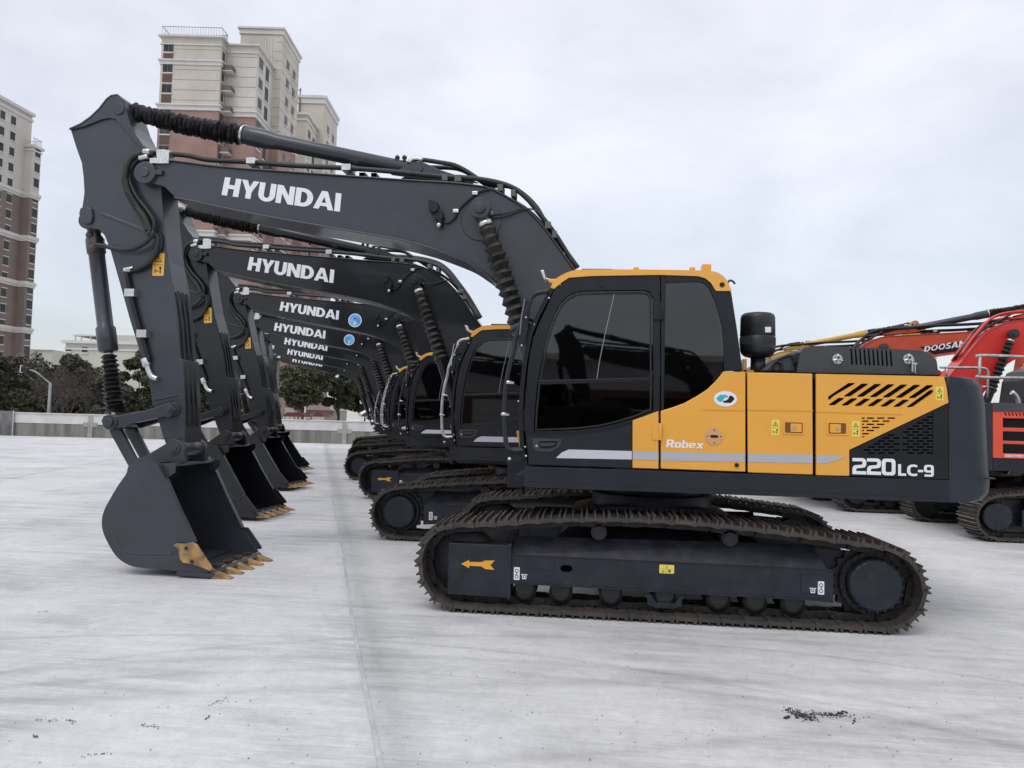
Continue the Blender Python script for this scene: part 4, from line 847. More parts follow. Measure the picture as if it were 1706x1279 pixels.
    for x_, y_ in ((642,1072),(612,1000)): q = X(3, Y0-.03, [(x_, y_)])[0]; s.ycyl(q[0], q[1], Y0-.05, Y0-.04, .022, 6)
    s.build('side_cutter', [GOLD, CAST], BUC, .004)
    s = MB(); s.prism(X(3, Y1+.02, [(900,888),(940,890),(1012,995),(1008,1006),(985,1005),(950,992),(925,960)]), Y1+.002, Y1+.03); s.build('side_cutter', DARK, BUC, .004, 'dark side cutter on the far side of the bucket')
    return R
def tp2(x): return x
def kids(o): return [c for c in bpy.data.objects if c.parent == o]
KC = {}
def copy_tree(o, parent=None, skip=(), mats=None, depth=0):
    c = o.copy(); COL.objects.link(c); c.parent = parent
    if mats: recolour(c, mats)
    for ch in KC.get(o.name, []):
        base = ch.name.split('.')[0]
        if base in skip: continue
        copy_tree(ch, c, skip, mats, depth+1)
    return c
def recolour(o, mats):
    base = o.name.split('.')[0]
    if o.type != 'MESH' or base not in mats: return
    for i, sl_ in enumerate(o.material_slots):
        if i == 0: sl_.link = 'OBJECT'; sl_.material = mats[base]
def index():
    KC.clear()
    for o in list(bpy.data.objects):
        if o.parent: KC.setdefault(o.parent.name, []).append(o)

def part_pieces(names):
    """give each detached piece of these parts an object of its own"""
    for o in [o for o in COL.objects if o.type == 'MESH' and o.name.split('.')[0] in names]:
        me = o.data; n = len(me.vertices); par = list(range(n))
        def find(a):
            while par[a] != a: par[a] = par[par[a]]; a = par[a]
            return a
        for e in me.edges:
            a, b = find(e.vertices[0]), find(e.vertices[1])
            if a != b: par[a] = b
        isl = {}
        for i in range(n): isl.setdefault(find(i), []).append(i)
        keys = list(isl); bb = []
        for k in keys:
            c = [me.vertices[i].co for i in isl[k]]; bb.append(([min(v[j] for v in c) for j in range(3)], [max(v[j] for v in c) for j in range(3)]))
        g = list(range(len(keys)))
        def gf(a):
            while g[a] != a: a = g[a]
            return a
        for a in range(len(keys)):
            for b in range(a+1, len(keys)):
                gap = math.sqrt(sum(max(0, bb[a][0][j]-bb[b][1][j], bb[b][0][j]-bb[a][1][j])**2 for j in range(3)))
                sz = max(max(bb[q][1][j]-bb[q][0][j] for j in range(3)) for q in (a, b))
                if gap <= max(.02, .5*sz):
                    x, y = gf(a), gf(b)
                    if x != y: g[x] = y
        roots = sorted(set(gf(a) for a in range(len(keys))))
        if len(roots) < 2: continue
        grp = {keys[a]: roots.index(gf(a)) for a in range(len(keys))}
        for r in range(1, len(roots)):
            c = o.copy(); c.data = me.copy(); COL.objects.link(c)
            b = bmesh.new(); b.from_mesh(c.data); b.verts.ensure_lookup_table(); bmesh.ops.delete(b, geom=[v for v in b.verts if grp[find(v.index)] != r], context='VERTS'); b.to_mesh(c.data); b.free()
        b = bmesh.new(); b.from_mesh(me); b.verts.ensure_lookup_table(); bmesh.ops.delete(b, geom=[v for v in b.verts if grp[find(v.index)] != 0], context='VERTS'); b.to_mesh(me); b.free()
EX = build_excavator(); part_pieces({'lifting_lug', 'bolt', 'front_step', 'boom_cylinder', 'arm_gusset', 'bucket_line', 'corner_gusset'}); index()
GROUP = 'excavators parked in a row with buckets on the ground'
tag(EX, 'nearest charcoal excavator with an amber yellow side and white 220LC-9 lettering', 'excavator', GROUP)
silver = {'guard_rail': GALV, 'mirror_rim': GALV}
# x, y, undercarriage turn, paint, sticker, label, undercarriage shift, front linkage shift, arm swing, lettering size and shift, sticker shift
ROW = [(-1.38, 4.15, 180, silver, 0, 'second excavator, drive wheel at its front and bare silver pipe guard before the cab', (-.12, -.45), -.26, .060, 1.10, .08, 0),
       (-3.20, 8.85, 0, None, 1, 'third excavator, the larger blue round sticker beside its boom lettering', (-.04, -.1), .06, .085, 1.04, .13, .20),
       (-4.75, 13.2, 180, silver, 1, 'fourth excavator, the smaller blue round sticker on its boom', (-.2, -.1), -.08, .11, 1.14, -.10, .36),
       (-5.90, 17.2, 0, silver, 0, 'fifth excavator, lettering directly under the boom with the smaller blue sticker', (-.3, 0), -.32, -.01, 1.14, -.05, 0),
       (-7.30, 21.4, 0, silver, 0, 'sixth excavator, lowest boom lettering that reads whole', (0, 0), -.6, -.13, 1.10, 0, 0),
       (-8.70, 25.6, 0, None, 0, 'farthest excavator of the row, only tops of its boom letters showing', (0, 0), -.7, -.17, 1.05, 0, 0)]
def round_sticker(parent, dx):
    Yb = YB-.27+.012; q = X(1, Yb, [(1440, 605)])[0]; q = (q[0]+dx, q[1]); c = lambda r: [(q[0]+r*math.cos(i*math.pi/16), q[1]+r*math.sin(i*math.pi/16)) for i in range(32)]
    s = MB(); s.prism(c(.155), Yb, Yb-.002, [c(.138)]); s.mat(1); s.prism(c(.138), Yb, Yb-.002); s.mat(2)
    s.prism([(q[0]-.02+.0, q[1]+.035), (q[0]+.02, q[1]+.03), (q[0]+.015, q[1]+.065), (q[0]-.015, q[1]+.065)], Yb-.002, Yb-.003); s.mat(0); s.prism(rpoly(q[0], q[1]-.06, .03, .08, .01, 2), Yb-.002, Yb-.003)
    return s.build('round_sticker', [WHITE, BLUE, INK], parent)
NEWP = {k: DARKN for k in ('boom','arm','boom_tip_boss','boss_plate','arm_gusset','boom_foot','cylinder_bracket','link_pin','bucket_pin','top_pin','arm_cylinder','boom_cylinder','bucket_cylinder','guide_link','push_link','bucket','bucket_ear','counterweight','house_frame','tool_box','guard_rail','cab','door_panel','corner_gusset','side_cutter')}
PIV = X(1, YB-.28, [(398, 412)])[0]
for (x, y, rot, mm, stk, lab, uo, fo, sw, ls, lo, so_) in ROW:
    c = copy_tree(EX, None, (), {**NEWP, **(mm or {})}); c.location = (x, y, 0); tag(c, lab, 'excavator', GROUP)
    for o in [o for o in COL.objects if o.parent == c]:
        b = o.name.split('.')[0]
        if b == 'undercarriage': o.rotation_euler.z = math.radians(rot); o.location = (uo[0], uo[1], 0)
        if b in ('boom', 'arm', 'bucket', 'arm_cylinder', 'boom_cylinder', 'bucket_cylinder', 'guide_link', 'push_link'): o.location.x = fo
        if b in ('arm', 'bucket', 'bucket_cylinder', 'guide_link', 'push_link'):      # the stick swings about its pin at the boom tip
            o.rotation_euler.y = -sw; c_, s_ = math.cos(-sw), math.sin(-sw)
            o.location.x = fo+PIV[0]-(c_*PIV[0]+s_*PIV[1]); o.location.z = PIV[1]-(-s_*PIV[0]+c_*PIV[1])-abs(sw)*(.9 if sw < 0 else .35)
        if b == 'boom':
            if stk: round_sticker(o, so_)
            for l in [l for l in COL.objects if l.parent == o and l.name.startswith('lettering')]:
                q = X(1, YB-.27, [(1022, 510)])[0]; l.scale = (ls, 1, ls); l.location = (q[0]*(1-ls)+lo, 0, q[1]*(1-ls)-.14*lo)

# ============================================================ red, orange and yellow machines on the right, facing right
def other(loc, rz, paint, lab, body=None, skip=(), group='red, orange and yellow excavators behind on the right'):
    mats = {k: paint for k in ('boom','arm','far_side_panel','side_panel','boom_tip_boss','boss_plate','arm_gusset','boom_foot','cylinder_bracket','link_pin','bucket_pin','top_pin','cab_roof','latch')}
    if paint is REDP: mats['boom_pipe'] = REDP
    if body: mats.update(body)
    c = copy_tree(EX, None, ('lettering','silver_stripe','pale_stripe','round_badge','crease','boom_lamp','warning_sticker','arrow_mark','hook_label','guard_rail','yellow_plate')+tuple(skip), mats)
    c.location = loc; c.rotation_euler.z = math.radians(rz); tag(c, lab, 'excavator', group); return c
RA = other((8.15, 6.0, 0), 180, ORNG, 'orange excavator at the right edge with louvred rear side panel and silver handrail', None, ('engine_hood',))
for o in COL.objects:
    if o.parent == RA and o.name.startswith('undercarriage'): o.location.x = .55
RC = other((6.7, 9.7, 0), 180, REDP, 'excavator with a pure red boom crossing behind the silver handrail')
RD = other((5.2, 13.0, 0), 180, ORN2, 'excavator with an orange boom carrying the black DOOSAN name strip')
RE = other((3.7, 17.6, 0), 180, OCHR, 'ochre yellow excavator whose arm cylinder rises behind the hood of the nearest machine', {'arm_cylinder': OCHR})
RFm = other((5.75, 21.6, 0), 180, OCHR, 'ochre yellow excavator showing only its arm tip above the orange boom')
def child(root, name): return [o for o in COL.objects if o.parent == root and o.name.split('.')[0] == name][0]
# strip with the maker's name on the orange boom (on its visible, far-model side)
bD = child(RD, 'boom'); Yb = YB+.27-.012
s = MB()
def strip_pt(px, py): p = at(px, py, 13.0-Yb); return (5.2-p.x, p.z)
c4 = [strip_pt(*p) for p in ((1500+345/6.09, 490+612/6.09), (1500+600/6.09, 490+575/6.09), (1500+640/6.09, 490+478/6.09), (1500+190/6.09, 490+535/6.09))]
s.prism(c4, Yb, Yb+.003); s.build('name_strip', BLACK, bD)
lettering('DOOSAN', [strip_pt(*p) for p in ((1539, 586), (1607, 577), (1609, 566), (1541, 577))], Yb+.003, WHITE, bD, side=1)
# handrail on the near orange machine; local frame is turned 196 degrees
def rail_on(root, rows, posts, r, name, m):
    inv = root.matrix_basis.inverted(); s = MB()
    for pts in rows: s.tube([inv @ Vector(p) for p in pts], r, 8, 3)
    for a, b in posts: s.tube([inv @ Vector(a), inv @ Vector(b)], r*.9, 8, 1)
    return s.build(name, m, root)
bpy.context.view_layer.update()
def ap(px, py, Y=5.3): return at(px, py, Y)
Z12 = lambda x, y, Y=5.2: at(1500+x/6.09, 490+y/6.09, Y)
rail_on(RA, [[Z12(760,630), Z12(830,620), Z12(1000,624), Z12(1255,635), Z12(1700,650)], [Z12(765,835), Z12(900,845), Z12(1255,850), Z12(1700,862)]],
        [(Z12(808,625), Z12(800,880)), (Z12(1600,650), Z12(1595,1090))], .026, 'handrail', GALV)
rail_on(RA, [[Z12(400,742,6.4), Z12(600,745,6.4), Z12(830,748,6.4), Z12(880,775,6.4), Z12(890,830,6.4), Z12(888,1060,6.4)]], [(Z12(470,745,6.4), Z12(465,830,6.4)), (Z12(830,940,6.4), Z12(890,940,6.4))], .024, 'handrail', GALV)
# exhaust stub on it
inv = RA.matrix_basis.inverted(); s = MB(); s.tube([inv @ Z12(1205,1120), inv @ Z12(1190,1060), inv @ Z12(1160,1015), inv @ Z12(1130,995)], .045, 14, 4); s.build('exhaust', CHROM, RA)
s = MB(); hz = [(-.6, 2.19), (-.6, 2.86), (1.25, 2.86), (1.42, 2.78), (1.50, 2.62), (1.56, 2.19)]; s.prism(hz, -.2, 1.0); s.build('engine_cover', BLACK, RA, .06)
s = MB(); s.box((-.1, 1.361, 2.06), (2.40, 1.372, 2.20)); s.build('deck_trim', PLAST, RA, .004)
s = MB(); s.box((1.2, 1.361, 1.335), (2.23, 1.364, 1.38)); s.build('pale_label', mat('pink_white_label', (.7, .42, .42), .6, var=.4, vscale=40), RA)

# ============================================================ GROUND
def sheet(name, x0, x1, y0, y1, z, m, kind='structure'):
    s = MB(); s.add([(x0,y0,z),(x1,y0,z),(x1,y1,z),(x0,y1,z)], [(0,1,2,3)]); o = s.build(name, m, fix=False); return tag(o, kind=kind)
def ground_mat():
    m = bpy.data.materials.new('worn_concrete'); m.use_nodes = True; t = m.node_tree; n = t.nodes; L = t.links; b = n['Principled BSDF']
    tcn = n.new('ShaderNodeTexCoord'); src = tcn.outputs['Object']
    def noise(sc, det=6, rough=.6, scale=None, rot=0, dist=0):
        mpn = n.new('ShaderNodeMapping'); mpn.inputs['Rotation'].default_value = (0, 0, rot)
        if scale: mpn.inputs['Scale'].default_value = scale
        L.new(src, mpn.inputs[0]); q = n.new('ShaderNodeTexNoise'); q.inputs['Scale'].default_value = sc; q.inputs['Detail'].default_value = det; q.inputs['Roughness'].default_value = rough; q.inputs['Distortion'].default_value = dist
        L.new(mpn.outputs[0], q.inputs[0]); return q.outputs[0]
    def ramp(i, p0, c0, p1, c1):
        r = n.new('ShaderNodeValToRGB'); e = r.color_ramp.elements; e[0].position = p0; e[0].color = (*c0, 1); e[1].position = p1; e[1].color = (*c1, 1); L.new(i, r.inputs[0]); return r.outputs[0]
    def mul(a, b_, f=1.0):
        x = n.new('ShaderNodeMix'); x.data_type = 'RGBA'; x.blend_type = 'MULTIPLY'; x.inputs[0].default_value = f; L.new(a, x.inputs[6]); L.new(b_, x.inputs[7]); return x.outputs[2]
    def mixf(f, a, b_):
        x = n.new('ShaderNodeMix'); x.data_type = 'RGBA'; L.new(f, x.inputs[0]); L.new(a, x.inputs[6]); L.new(b_, x.inputs[7]); return x.outputs[2]
    g = lambda v: (v, v, v)
    left = ramp(noise(.5, 5), .3, (.69, .688, .694), .7, (.75, .747, .752))
    right = ramp(noise(.8, 8, .65), .32, (.625, .625, .612), .68, (.72, .72, .708))
    # which slab: s = x + 3.30 + 0.363 y
    sep = n.new('ShaderNodeSeparateXYZ'); L.new(src, sep.inputs[0])
    def math_(op, a, b_=None, c=None):
        x = n.new('ShaderNodeMath'); x.operation = op
        for i, v in enumerate((a, b_, c)):
            if v is None: continue
            if isinstance(v, (int, float)): x.inputs[i].default_value = v
            else: L.new(v, x.inputs[i])
        return x.outputs[0]
    wob = math_('MULTIPLY', math_('SUBTRACT', noise(1.2, 3), .5), .10)
    sv = math_('ADD', math_('ADD', math_('MULTIPLY_ADD', sep.outputs[1], .363, 3.30), sep.outputs[0]), wob)
    fac = math_('GREATER_THAN', sv, 0.0)
    col = mixf(fac, left, right)
    # long sweeping rub marks, in three headings
    for rot, st, lo, seed in ((-.10, (.35, 3.2, 1), .80, 1), (.20, (.3, 4.5, 1), .82, 2), (1.15, (.45, 3.6, 1), .80, 3), (-.5, (.4, 5, 1), .84, 4)):
        st_n = noise(1.1, 8, .7, st, rot, .4); big = ramp(noise(.32+.07*seed, 4, .6, None, rot+seed), .48, g(0), .62, g(1))
        st_r = ramp(st_n, .40, g(lo), .56, g(1.0))
        x = n.new('ShaderNodeMix'); x.data_type = 'RGBA'; x.blend_type = 'MULTIPLY'; L.new(big, x.inputs[0]); L.new(col, x.inputs[6]); L.new(st_r, x.inputs[7]); col = x.outputs[2]
    # fine speckle, darker dabs, pitting
    col = mul(col, ramp(noise(14, 8, .7), .30, g(.90), .62, g(1.02)))
    dab = ramp(noise(2.2, 9, .75), .62, g(1.0), .74, g(.80)); col = mul(col, dab)
    sp = ramp(noise(26, 3, .5), .70, g(1.0), .76, g(.45)); keep = ramp(noise(.9, 3), .55, g(0), .65, g(1))
    x = n.new('ShaderNodeMix'); x.data_type = 'RGBA'; x.blend_type = 'MULTIPLY'; L.new(keep, x.inputs[0]); L.new(col, x.inputs[6]); L.new(sp, x.inputs[7]); col = x.outputs[2]
    for rot, st, sc, p0, v, kk in ((.15, (.35, 1.6, 1), 3.4, .64, .55, 2.1), (-.25, (.5, 2.6, 1), 5.5, .66, .50, 5.3), (.9, (.18, 3.2, 1), 2.6, .645, .70, 8.7), (-.08, (.10, 4.0, 1), 2.2, .60, .80, 3.9)):
        a_ = ramp(noise(sc, 9, .72, st, rot+kk*.01, .5), p0, g(1), p0+.05, g(v)); k_ = ramp(noise(.55, 4, .6, None, kk), .50, g(0), .58, g(1))
        x = n.new('ShaderNodeMix'); x.data_type = 'RGBA'; x.blend_type = 'MULTIPLY'; L.new(k_, x.inputs[0]); L.new(col, x.inputs[6]); L.new(a_, x.inputs[7]); col = x.outputs[2]
    for rot, st, lo, kk, big_ in ((.12, (.5, 13, 1), .90, 3.1, .45), (1.30, (.6, 11, 1), .90, 6.4, .52), (-.35, (.4, 16, 1), .91, 9.2, .50)):   # broom marks
        a_ = ramp(noise(2.6, 5, .7, st, rot, .2), .40, g(lo), .58, g(1.0)); k_ = ramp(noise(.7, 4, .6, None, kk), big_, g(0), big_+.08, g(1))
        x = n.new('ShaderNodeMix'); x.data_type = 'RGBA'; x.blend_type = 'MULTIPLY'; L.new(k_, x.inputs[0]); L.new(col, x.inputs[6]); L.new(a_, x.inputs[7]); col = x.outputs[2]
    col = mul(col, ramp(noise(48, 6, .8), .34, g(.90), .58, g(1.0)))
    col = mul(col, ramp(noise(6.5, 9, .78), .34, g(.92), .56, g(1.0)))
    # dirty band that follows the joint, mostly on its right
    band = math_('SUBTRACT', 1.0, math_('MINIMUM', math_('DIVIDE', math_('ABSOLUTE', math_('SUBTRACT', sv, .13)), .34), 1.0))
    bn = math_('MULTIPLY', band, noise(3.2, 7, .7)); col = mul(col, ramp(bn, .15, g(1), .62, (.74, .745, .75)))
    # second, fainter joint
    s2 = math_('ADD', math_('ADD', math_('MULTIPLY_ADD', sep.outputs[1], .325, 11.57), sep.outputs[0]), wob)
    b2 = math_('SUBTRACT', 1.0, math_('MINIMUM', math_('DIVIDE', math_('ABSOLUTE', s2), .07), 1.0)); col = mul(col, ramp(math_('MULTIPLY', b2, noise(2.0, 6, .7)), .1, g(1), .6, g(.62)))
    # tyre sweeps across the foreground
    for (cx, cy, rr, wd) in ((-1.12, -9.39, 6.66, .09), (-1.12, -9.39, 6.36, .07), (-.28, -8.38, 6.34, .06), (-2.4, -9.6, 7.15, .05), (-9.0, 20.0, 25.6, .10), (6.0, -34, 31.6, .12)):
        dx = math_('SUBTRACT', sep.outputs[0], cx); dy = math_('SUBTRACT', sep.outputs[1], cy)
        dd = math_('SQRT', math_('ADD', math_('MULTIPLY', dx, dx), math_('MULTIPLY', dy, dy)))
        q = math_('SUBTRACT', 1.0, math_('MINIMUM', math_('DIVIDE', math_('ABSOLUTE', math_('SUBTRACT', dd, rr)), wd), 1.0))
        col = mul(col, ramp(math_('MULTIPLY', q, noise(1.1, 5, .65)), .05, g(1), .5, g(.86)))
    L.new(col, b.inputs['Base Color']); b.inputs['Roughness'].default_value = .72; b.inputs['Specular IOR Level'].default_value = .35
    bp = n.new('ShaderNodeBump'); bp.inputs['Strength'].default_value = .25; bp.inputs['Distance'].default_value = .01; L.new(noise(9, 9, .7), bp.inputs['Height']); L.new(bp.outputs[0], b.inputs['Normal'])
    return m
sheet('concrete_yard', -220, 220, -60, 400, 0, ground_mat())
# the filled joint between two pours
s = MB(); pts = []
yy = -8.0
A = []; B = []
while yy < 33.5:
    xx = -3.30-.363*yy+.012*math.sin(yy*.9); wdt = .013+.002*random.random(); A.append((xx-wdt, yy, .004)); B.append((xx+wdt, yy, .004)); yy += .12
for i in range(len(A)-1): s.add([A[i], B[i], B[i+1], A[i+1]], [(0, 1, 2, 3)])
tag(s.build('joint_line', mat('joint_filler', (.38, .38, .395), .8, var=.6, vscale=2.5, vcol=(.58, .58, .59)), fix=False), kind='structure')
# crumbs of dark soil and grit
def grit(name, spots, m, lab):
    s = MB()
    for (x, y, r) in spots:
        vs = []; k = 7
        for j, (zz, q) in enumerate(((0, 1.0), (.35, .95), (.7, .5))):
            for i in range(k): a = 2*math.pi*i/k+j*.3; rr = r*q*random.uniform(.7, 1.15); vs.append((x+rr*math.cos(a), y+rr*math.sin(a)*.8, .003+zz*r*.9))
        fs = [tuple(range(2*k, 3*k))]
        for j in range(2):
            for i in range(k): fs.append((j*k+i, j*k+(i+1) % k, (j+1)*k+(i+1) % k, (j+1)*k+i))
        s.add(vs, fs)
    return tag(s.build(name, m), lab, 'grit', kind='stuff')
sp_ = []
random.seed(3)
for cx, cy, n_, sx_, sy_, r_, tl_ in ((1332,1191,150,14,3,.006,.35),(1350,1197,50,10,2,.006,.3),(1378,1191,170,22,2.2,.005,.1),(1335,1193,8,14,4,.014,0),(1395,1188,7,10,2,.014,0),(1415,1202,4,9,2,.014,0)):
    for _ in range(n_): a_ = random.gauss(0, sx_); p = gr(cx+a_, cy+a_*tl_+random.gauss(0, sy_)); sp_.append((p.x, p.y, r_*random.uniform(.4, 1.1)))
grit('soil_crumbs', sp_, mat('dark_soil', (.045, .035, .03), .9), 'small heap of dark soil crumbs on the concrete in the right foreground')
sp_ = []
for _ in range(240):
    px, py = random.uniform(0, 1706), random.uniform(1040, 1279); p = gr(px, py); sp_.append((p.x, p.y, random.uniform(.0015, .005)))
for cx, cy, n_ in ((370,1168,7),(80,1200,6),(870,1185,8)):
    for _ in range(n_): p = gr(cx+random.gauss(0, 30), cy+random.gauss(0, 7)); sp_.append((p.x, p.y, random.uniform(.0015, .005)))
for cx, cy, ln, sl in ((78,1200,22,.05),(118,1202,8,.1),(160,1258,26,-.12),(362,1170,16,-.45),(345,1197,4,-1),(60,1228,5,0),(250,1210,14,.15),(72,1019,9,0),(568,940,10,0)):
    for _ in range(30): a_ = random.uniform(-ln, ln); p = gr(cx+a_, cy+a_*sl+random.gauss(0, 1.3)); sp_.append((p.x, p.y, random.uniform(.0012, .0045)))
grit('scattered_grit', sp_, mat('grey_grit', (.12, .11, .10), .9), 'fine dark grit scattered over the concrete in the foreground')

# ============================================================ PERIMETER WALL
wa = Vector((-35.45, 33.9, 0)); wb = Vector((-14.4, 36.85, 0)); wd = (wb-wa).normalized(); wn = Vector((wd.y, -wd.x, 0))
def wpt(t, off, z): p = wa+wd*t+wn*off; return (p.x, p.y, z)
def wbox(s, t0, t1, o0, o1, z0, z1): s.hexa([wpt(t0,o0,z0), wpt(t1,o0,z0), wpt(t1,o1,z0), wpt(t0,o1,z0)], [wpt(t0,o0,z1), wpt(t1,o0,z1), wpt(t1,o1,z1), wpt(t0,o1,z1)])
CONC = mat('stained_concrete', (.13, .125, .105), .9, var=1, vcol=(.27, .262, .235), vscale=.9, stretch=(2.5, 2.5, .25), bump=.3, bscale=12)
CONT = mat('pale_coping', (.58, .58, .565), .85, var=.12, vscale=1.0, bump=.2, bscale=8)
W = empty('perimeter_wall'); tag(W, 'low grey concrete wall with pale coping and stained lower half along the back of the yard', 'wall')
s = MB(); wbox(s, -60, 90, -.1, .0, .0, .78); s.build('wall_panel', CONC, W)
s = MB(); wbox(s, -60, 90, -.13, .03, .78, 1.33); wbox(s, -60, 90, -.18, .08, 1.33, 1.40); s.build('coping', CONT, W, .01)
t = -60
while t < 90:
    s = MB(); wbox(s, t-.14, t+.14, -.2, .07, 0, 1.28); wbox(s, t-.42, t+.42, -.16, .045, .62, .90); s.build('pier', CONT if False else mat('pier_concrete', (.34, .335, .31), .9, var=.2, vscale=3), W, .01); t += 5.02
def wt(px):            # distance along the wall seen at pixel column px
    best = None
    for k in range(-800, 1400):
        tt = k*.05; p = wa+wd*tt; d = p-C0; q = W0/2+FPX*d.dot(r2)/d.dot(fw)
        if best is None or abs(q-px) < best[0]: best = (abs(q-px), tt)
    return best[1]
# shift piers so that one stands where the photograph shows it
t150 = wt(150); sh = (t150+60) % 5.02
for o in [o for o in COL.objects if o.parent == W and o.name.startswith('pier')]: o.location = wd*sh
# wire fence at the far left
t0, t1 = wt(-30), wt(23)
WF = empty('wire_fence'); tag(WF, 'grey wire mesh fence leaning on the concrete wall at the far left', 'fence')
s = MB()
for k in range(26): a = t0+(t1-t0)*k/25; wbox(s, a-.012, a+.012, .12, .14, 0, 1.45)
for k in range(10): z = .05+1.4*k/9; wbox(s, t0, t1, .125, .145, z, z+.02)
s.build('mesh_panel', mat('grey_wire', (.22, .22, .22), .6, metal=.4), WF)
s = MB(); wbox(s, t1-.03, t1+.03, .10, .16, 0, 1.5); s.build('post', GALV, WF)

# ============================================================ BUILDINGS
CREAM = mat('cream_cladding', (.53, .49, .425), .85, var=.10, vscale=.25, bump=.1, bscale=2)
CREA2 = mat('cream_side_cladding', (.56, .535, .485), .85, var=.08, vscale=.25)
BRICK = mat('brown_pink_tile', (.305, .195, .165), .9, var=.14, vscale=.3, bump=.1, bscale=3)
BRIC2 = mat('dark_brown_tile', (.13, .078, .066), .9, var=.1, vscale=.3)
TRIM = mat('white_trim', (.60, .585, .55), .8, var=.06, vscale=.5); JOINT = mat('cladding_joint', (.27, .245, .205), .9)
WGL = mat('window_glass_far', (.03, .038, .042), .3, spec=.25, var=.6, vscale=.35); WFR = mat('window_frame_far', (.09, .10, .105), .5)
GREY_R = mat('roof_rail_metal', (.35, .36, .38), .5, metal=.3)
OG = C0.copy(); OG.z = 0
def far_root(name): o = empty(name, OG, -YAW); return o
# in this frame x = right of the camera axis, y = distance along it
def fu(px, py, D): return far(px, py, D)[0]
def fz(px, py, D): return far(px, py, D)[1]
def win_front(root, u0, u1, v, z0, z1, brown=False, n=1, name='window'):
    s = MB(); s.mat(0); s.box((u0, v-.06, z0), (u1, v+.1, z1)); s.mat(1)
    w_ = (u1-u0); k = max(1, n); 
    for i in range(k): s.box((u0+w_*(i+.08)/k, v-.075, z0+.12), (u0+w_*(i+.92)/k, v-.061, z1-.1))
    s.mat(2); s.box((u0-.1, v-.16, z0-.16), (u1+.1, v+.05, z0-.001))
    return s.build(name, [WFR, WGL, TRIM], root)
def win_side(root, u, v0, v1, z0, z1, name='window', lintel=False):      # on a face looking to +x
    s = MB(); s.mat(0); s.box((u-.1, v0, z0), (u+.05, v1, z1)); s.mat(1); s.box((u+.051, v0+.12, z0+.1), (u+.065, (v0+v1)/2-.06, z1-.1)); s.box((u+.051, (v0+v1)/2+.06, z0+.1), (u+.065, v1-.12, z1-.1))
    s.mat(2); s.box((u-.05, v0-.12, z0-.18), (u+.16, v1+.12, z0-.001))
    if lintel: s.box((u-.05, v0-.12, z1+.001), (u+.16, v1+.12, z1+.16))
    return s.build(name, [WFR, WGL, TRIM], root)
T = far_root('apartment_tower'); tag(T, 'tall apartment tower, cream upper floors over brown-pink tile, directly behind the nearest boom', 'building')
D = 108.0; FL = 3.0
z_top = fz(320, 60, D); z_band = fz(268, 176, D)     # eaves, and the change from cream to tile
uA0, uA1 = fu(268, 100, D), fu(368, 100, D); vA1 = D+2.0
DB = 110.0; uB1 = fu(428, 110, DB); vB1 = DB+7.2; zB = fz(427, 75, DB)
DC = 117.2; uC0, uC1 = fu(401, 60, DC), fu(471, 60, DC); vC1 = 126.5; zC = fz(471, 47, DC)
def vol(u0, u1, v0, v1, ztop, zb, m_hi, m_lo, name='block'):
    s = MB(); s.mat(0); s.box((u0, v0, zb), (u1, v1, ztop)); s.mat(1); s.box((u0, v0, 0), (u1, v1, zb-.001)); return s.build(name, [m_hi, m_lo], T)
vol(uA0, uA1, D, D+16, z_top, z_band, CREAM, BRICK); vol(uA1-.01, uB1, DB, vB1, zB, z_band, CREA2, BRICK); vol(uA1+.5, uB1-.02, vB1-.01, DC+9, zB, z_band, CREA2, BRICK)
vol(uC0, uC1, DC, vC1, zC, z_band, CREAM, BRICK)
s = MB()
def ledge(z0, z1, out_, vols):
    for (u0, u1, v0, v1) in vols: s.box((u0-out_, v0-out_, z0), (u1+out_, v1+out_, z1))
vA, vB_, vC_ = (uA0, uA1, D, D+16), (uA1, uB1, DB, vB1), (uC0, uC1, DC, vC1)
ledge(z_top-.22, z_top, .42, [vA]); ledge(z_top-1.35, z_top-1.2, .16, [vA])
ledge(zB-.22, zB, .40, [vB_]); ledge(zB-1.3, zB-1.15, .15, [vB_])
ledge(zC-.3, zC, .40, [vC_]); ledge(zC-1.05, zC-.3, .18, [vC_])
zm = fz(300, 99.5, D); ledge(zm-.2, zm, .34, [vA]); ledge(zm-.72, zm-.2, .14, [vA])
for zz in (z_band+.3, z_band-18.0, z_band-27): ledge(zz-.22, zz, .38, [vA, vB_, vC_]); ledge(zz-.85, zz-.22, .18, [vA, vB_, vC_])
s.build('cornice', TRIM, T)
s = MB()
for i in range(24):
    z = z_band+.9+i*1.5
    for (u0, u1, v, zt) in ((uA0+1.9, uA1-.05, D, z_top), (uA1+.3, uB1-.05, DB, zB), (uB1+.2, uC1-.05, DC, zC)):
        if z < zt-1.6: s.box((u0, v-.015, z), (u1, v+.02, z+.07))
    if z < zC-2: s.box((uC1-.02, DC+.2, z), (uC1+.015, vC1-.2, z+.07))
s.build('cladding_joints', JOINT, T)
nf = 9
z1w = fz(272, 30+182/4.41, D)        # top of the first window
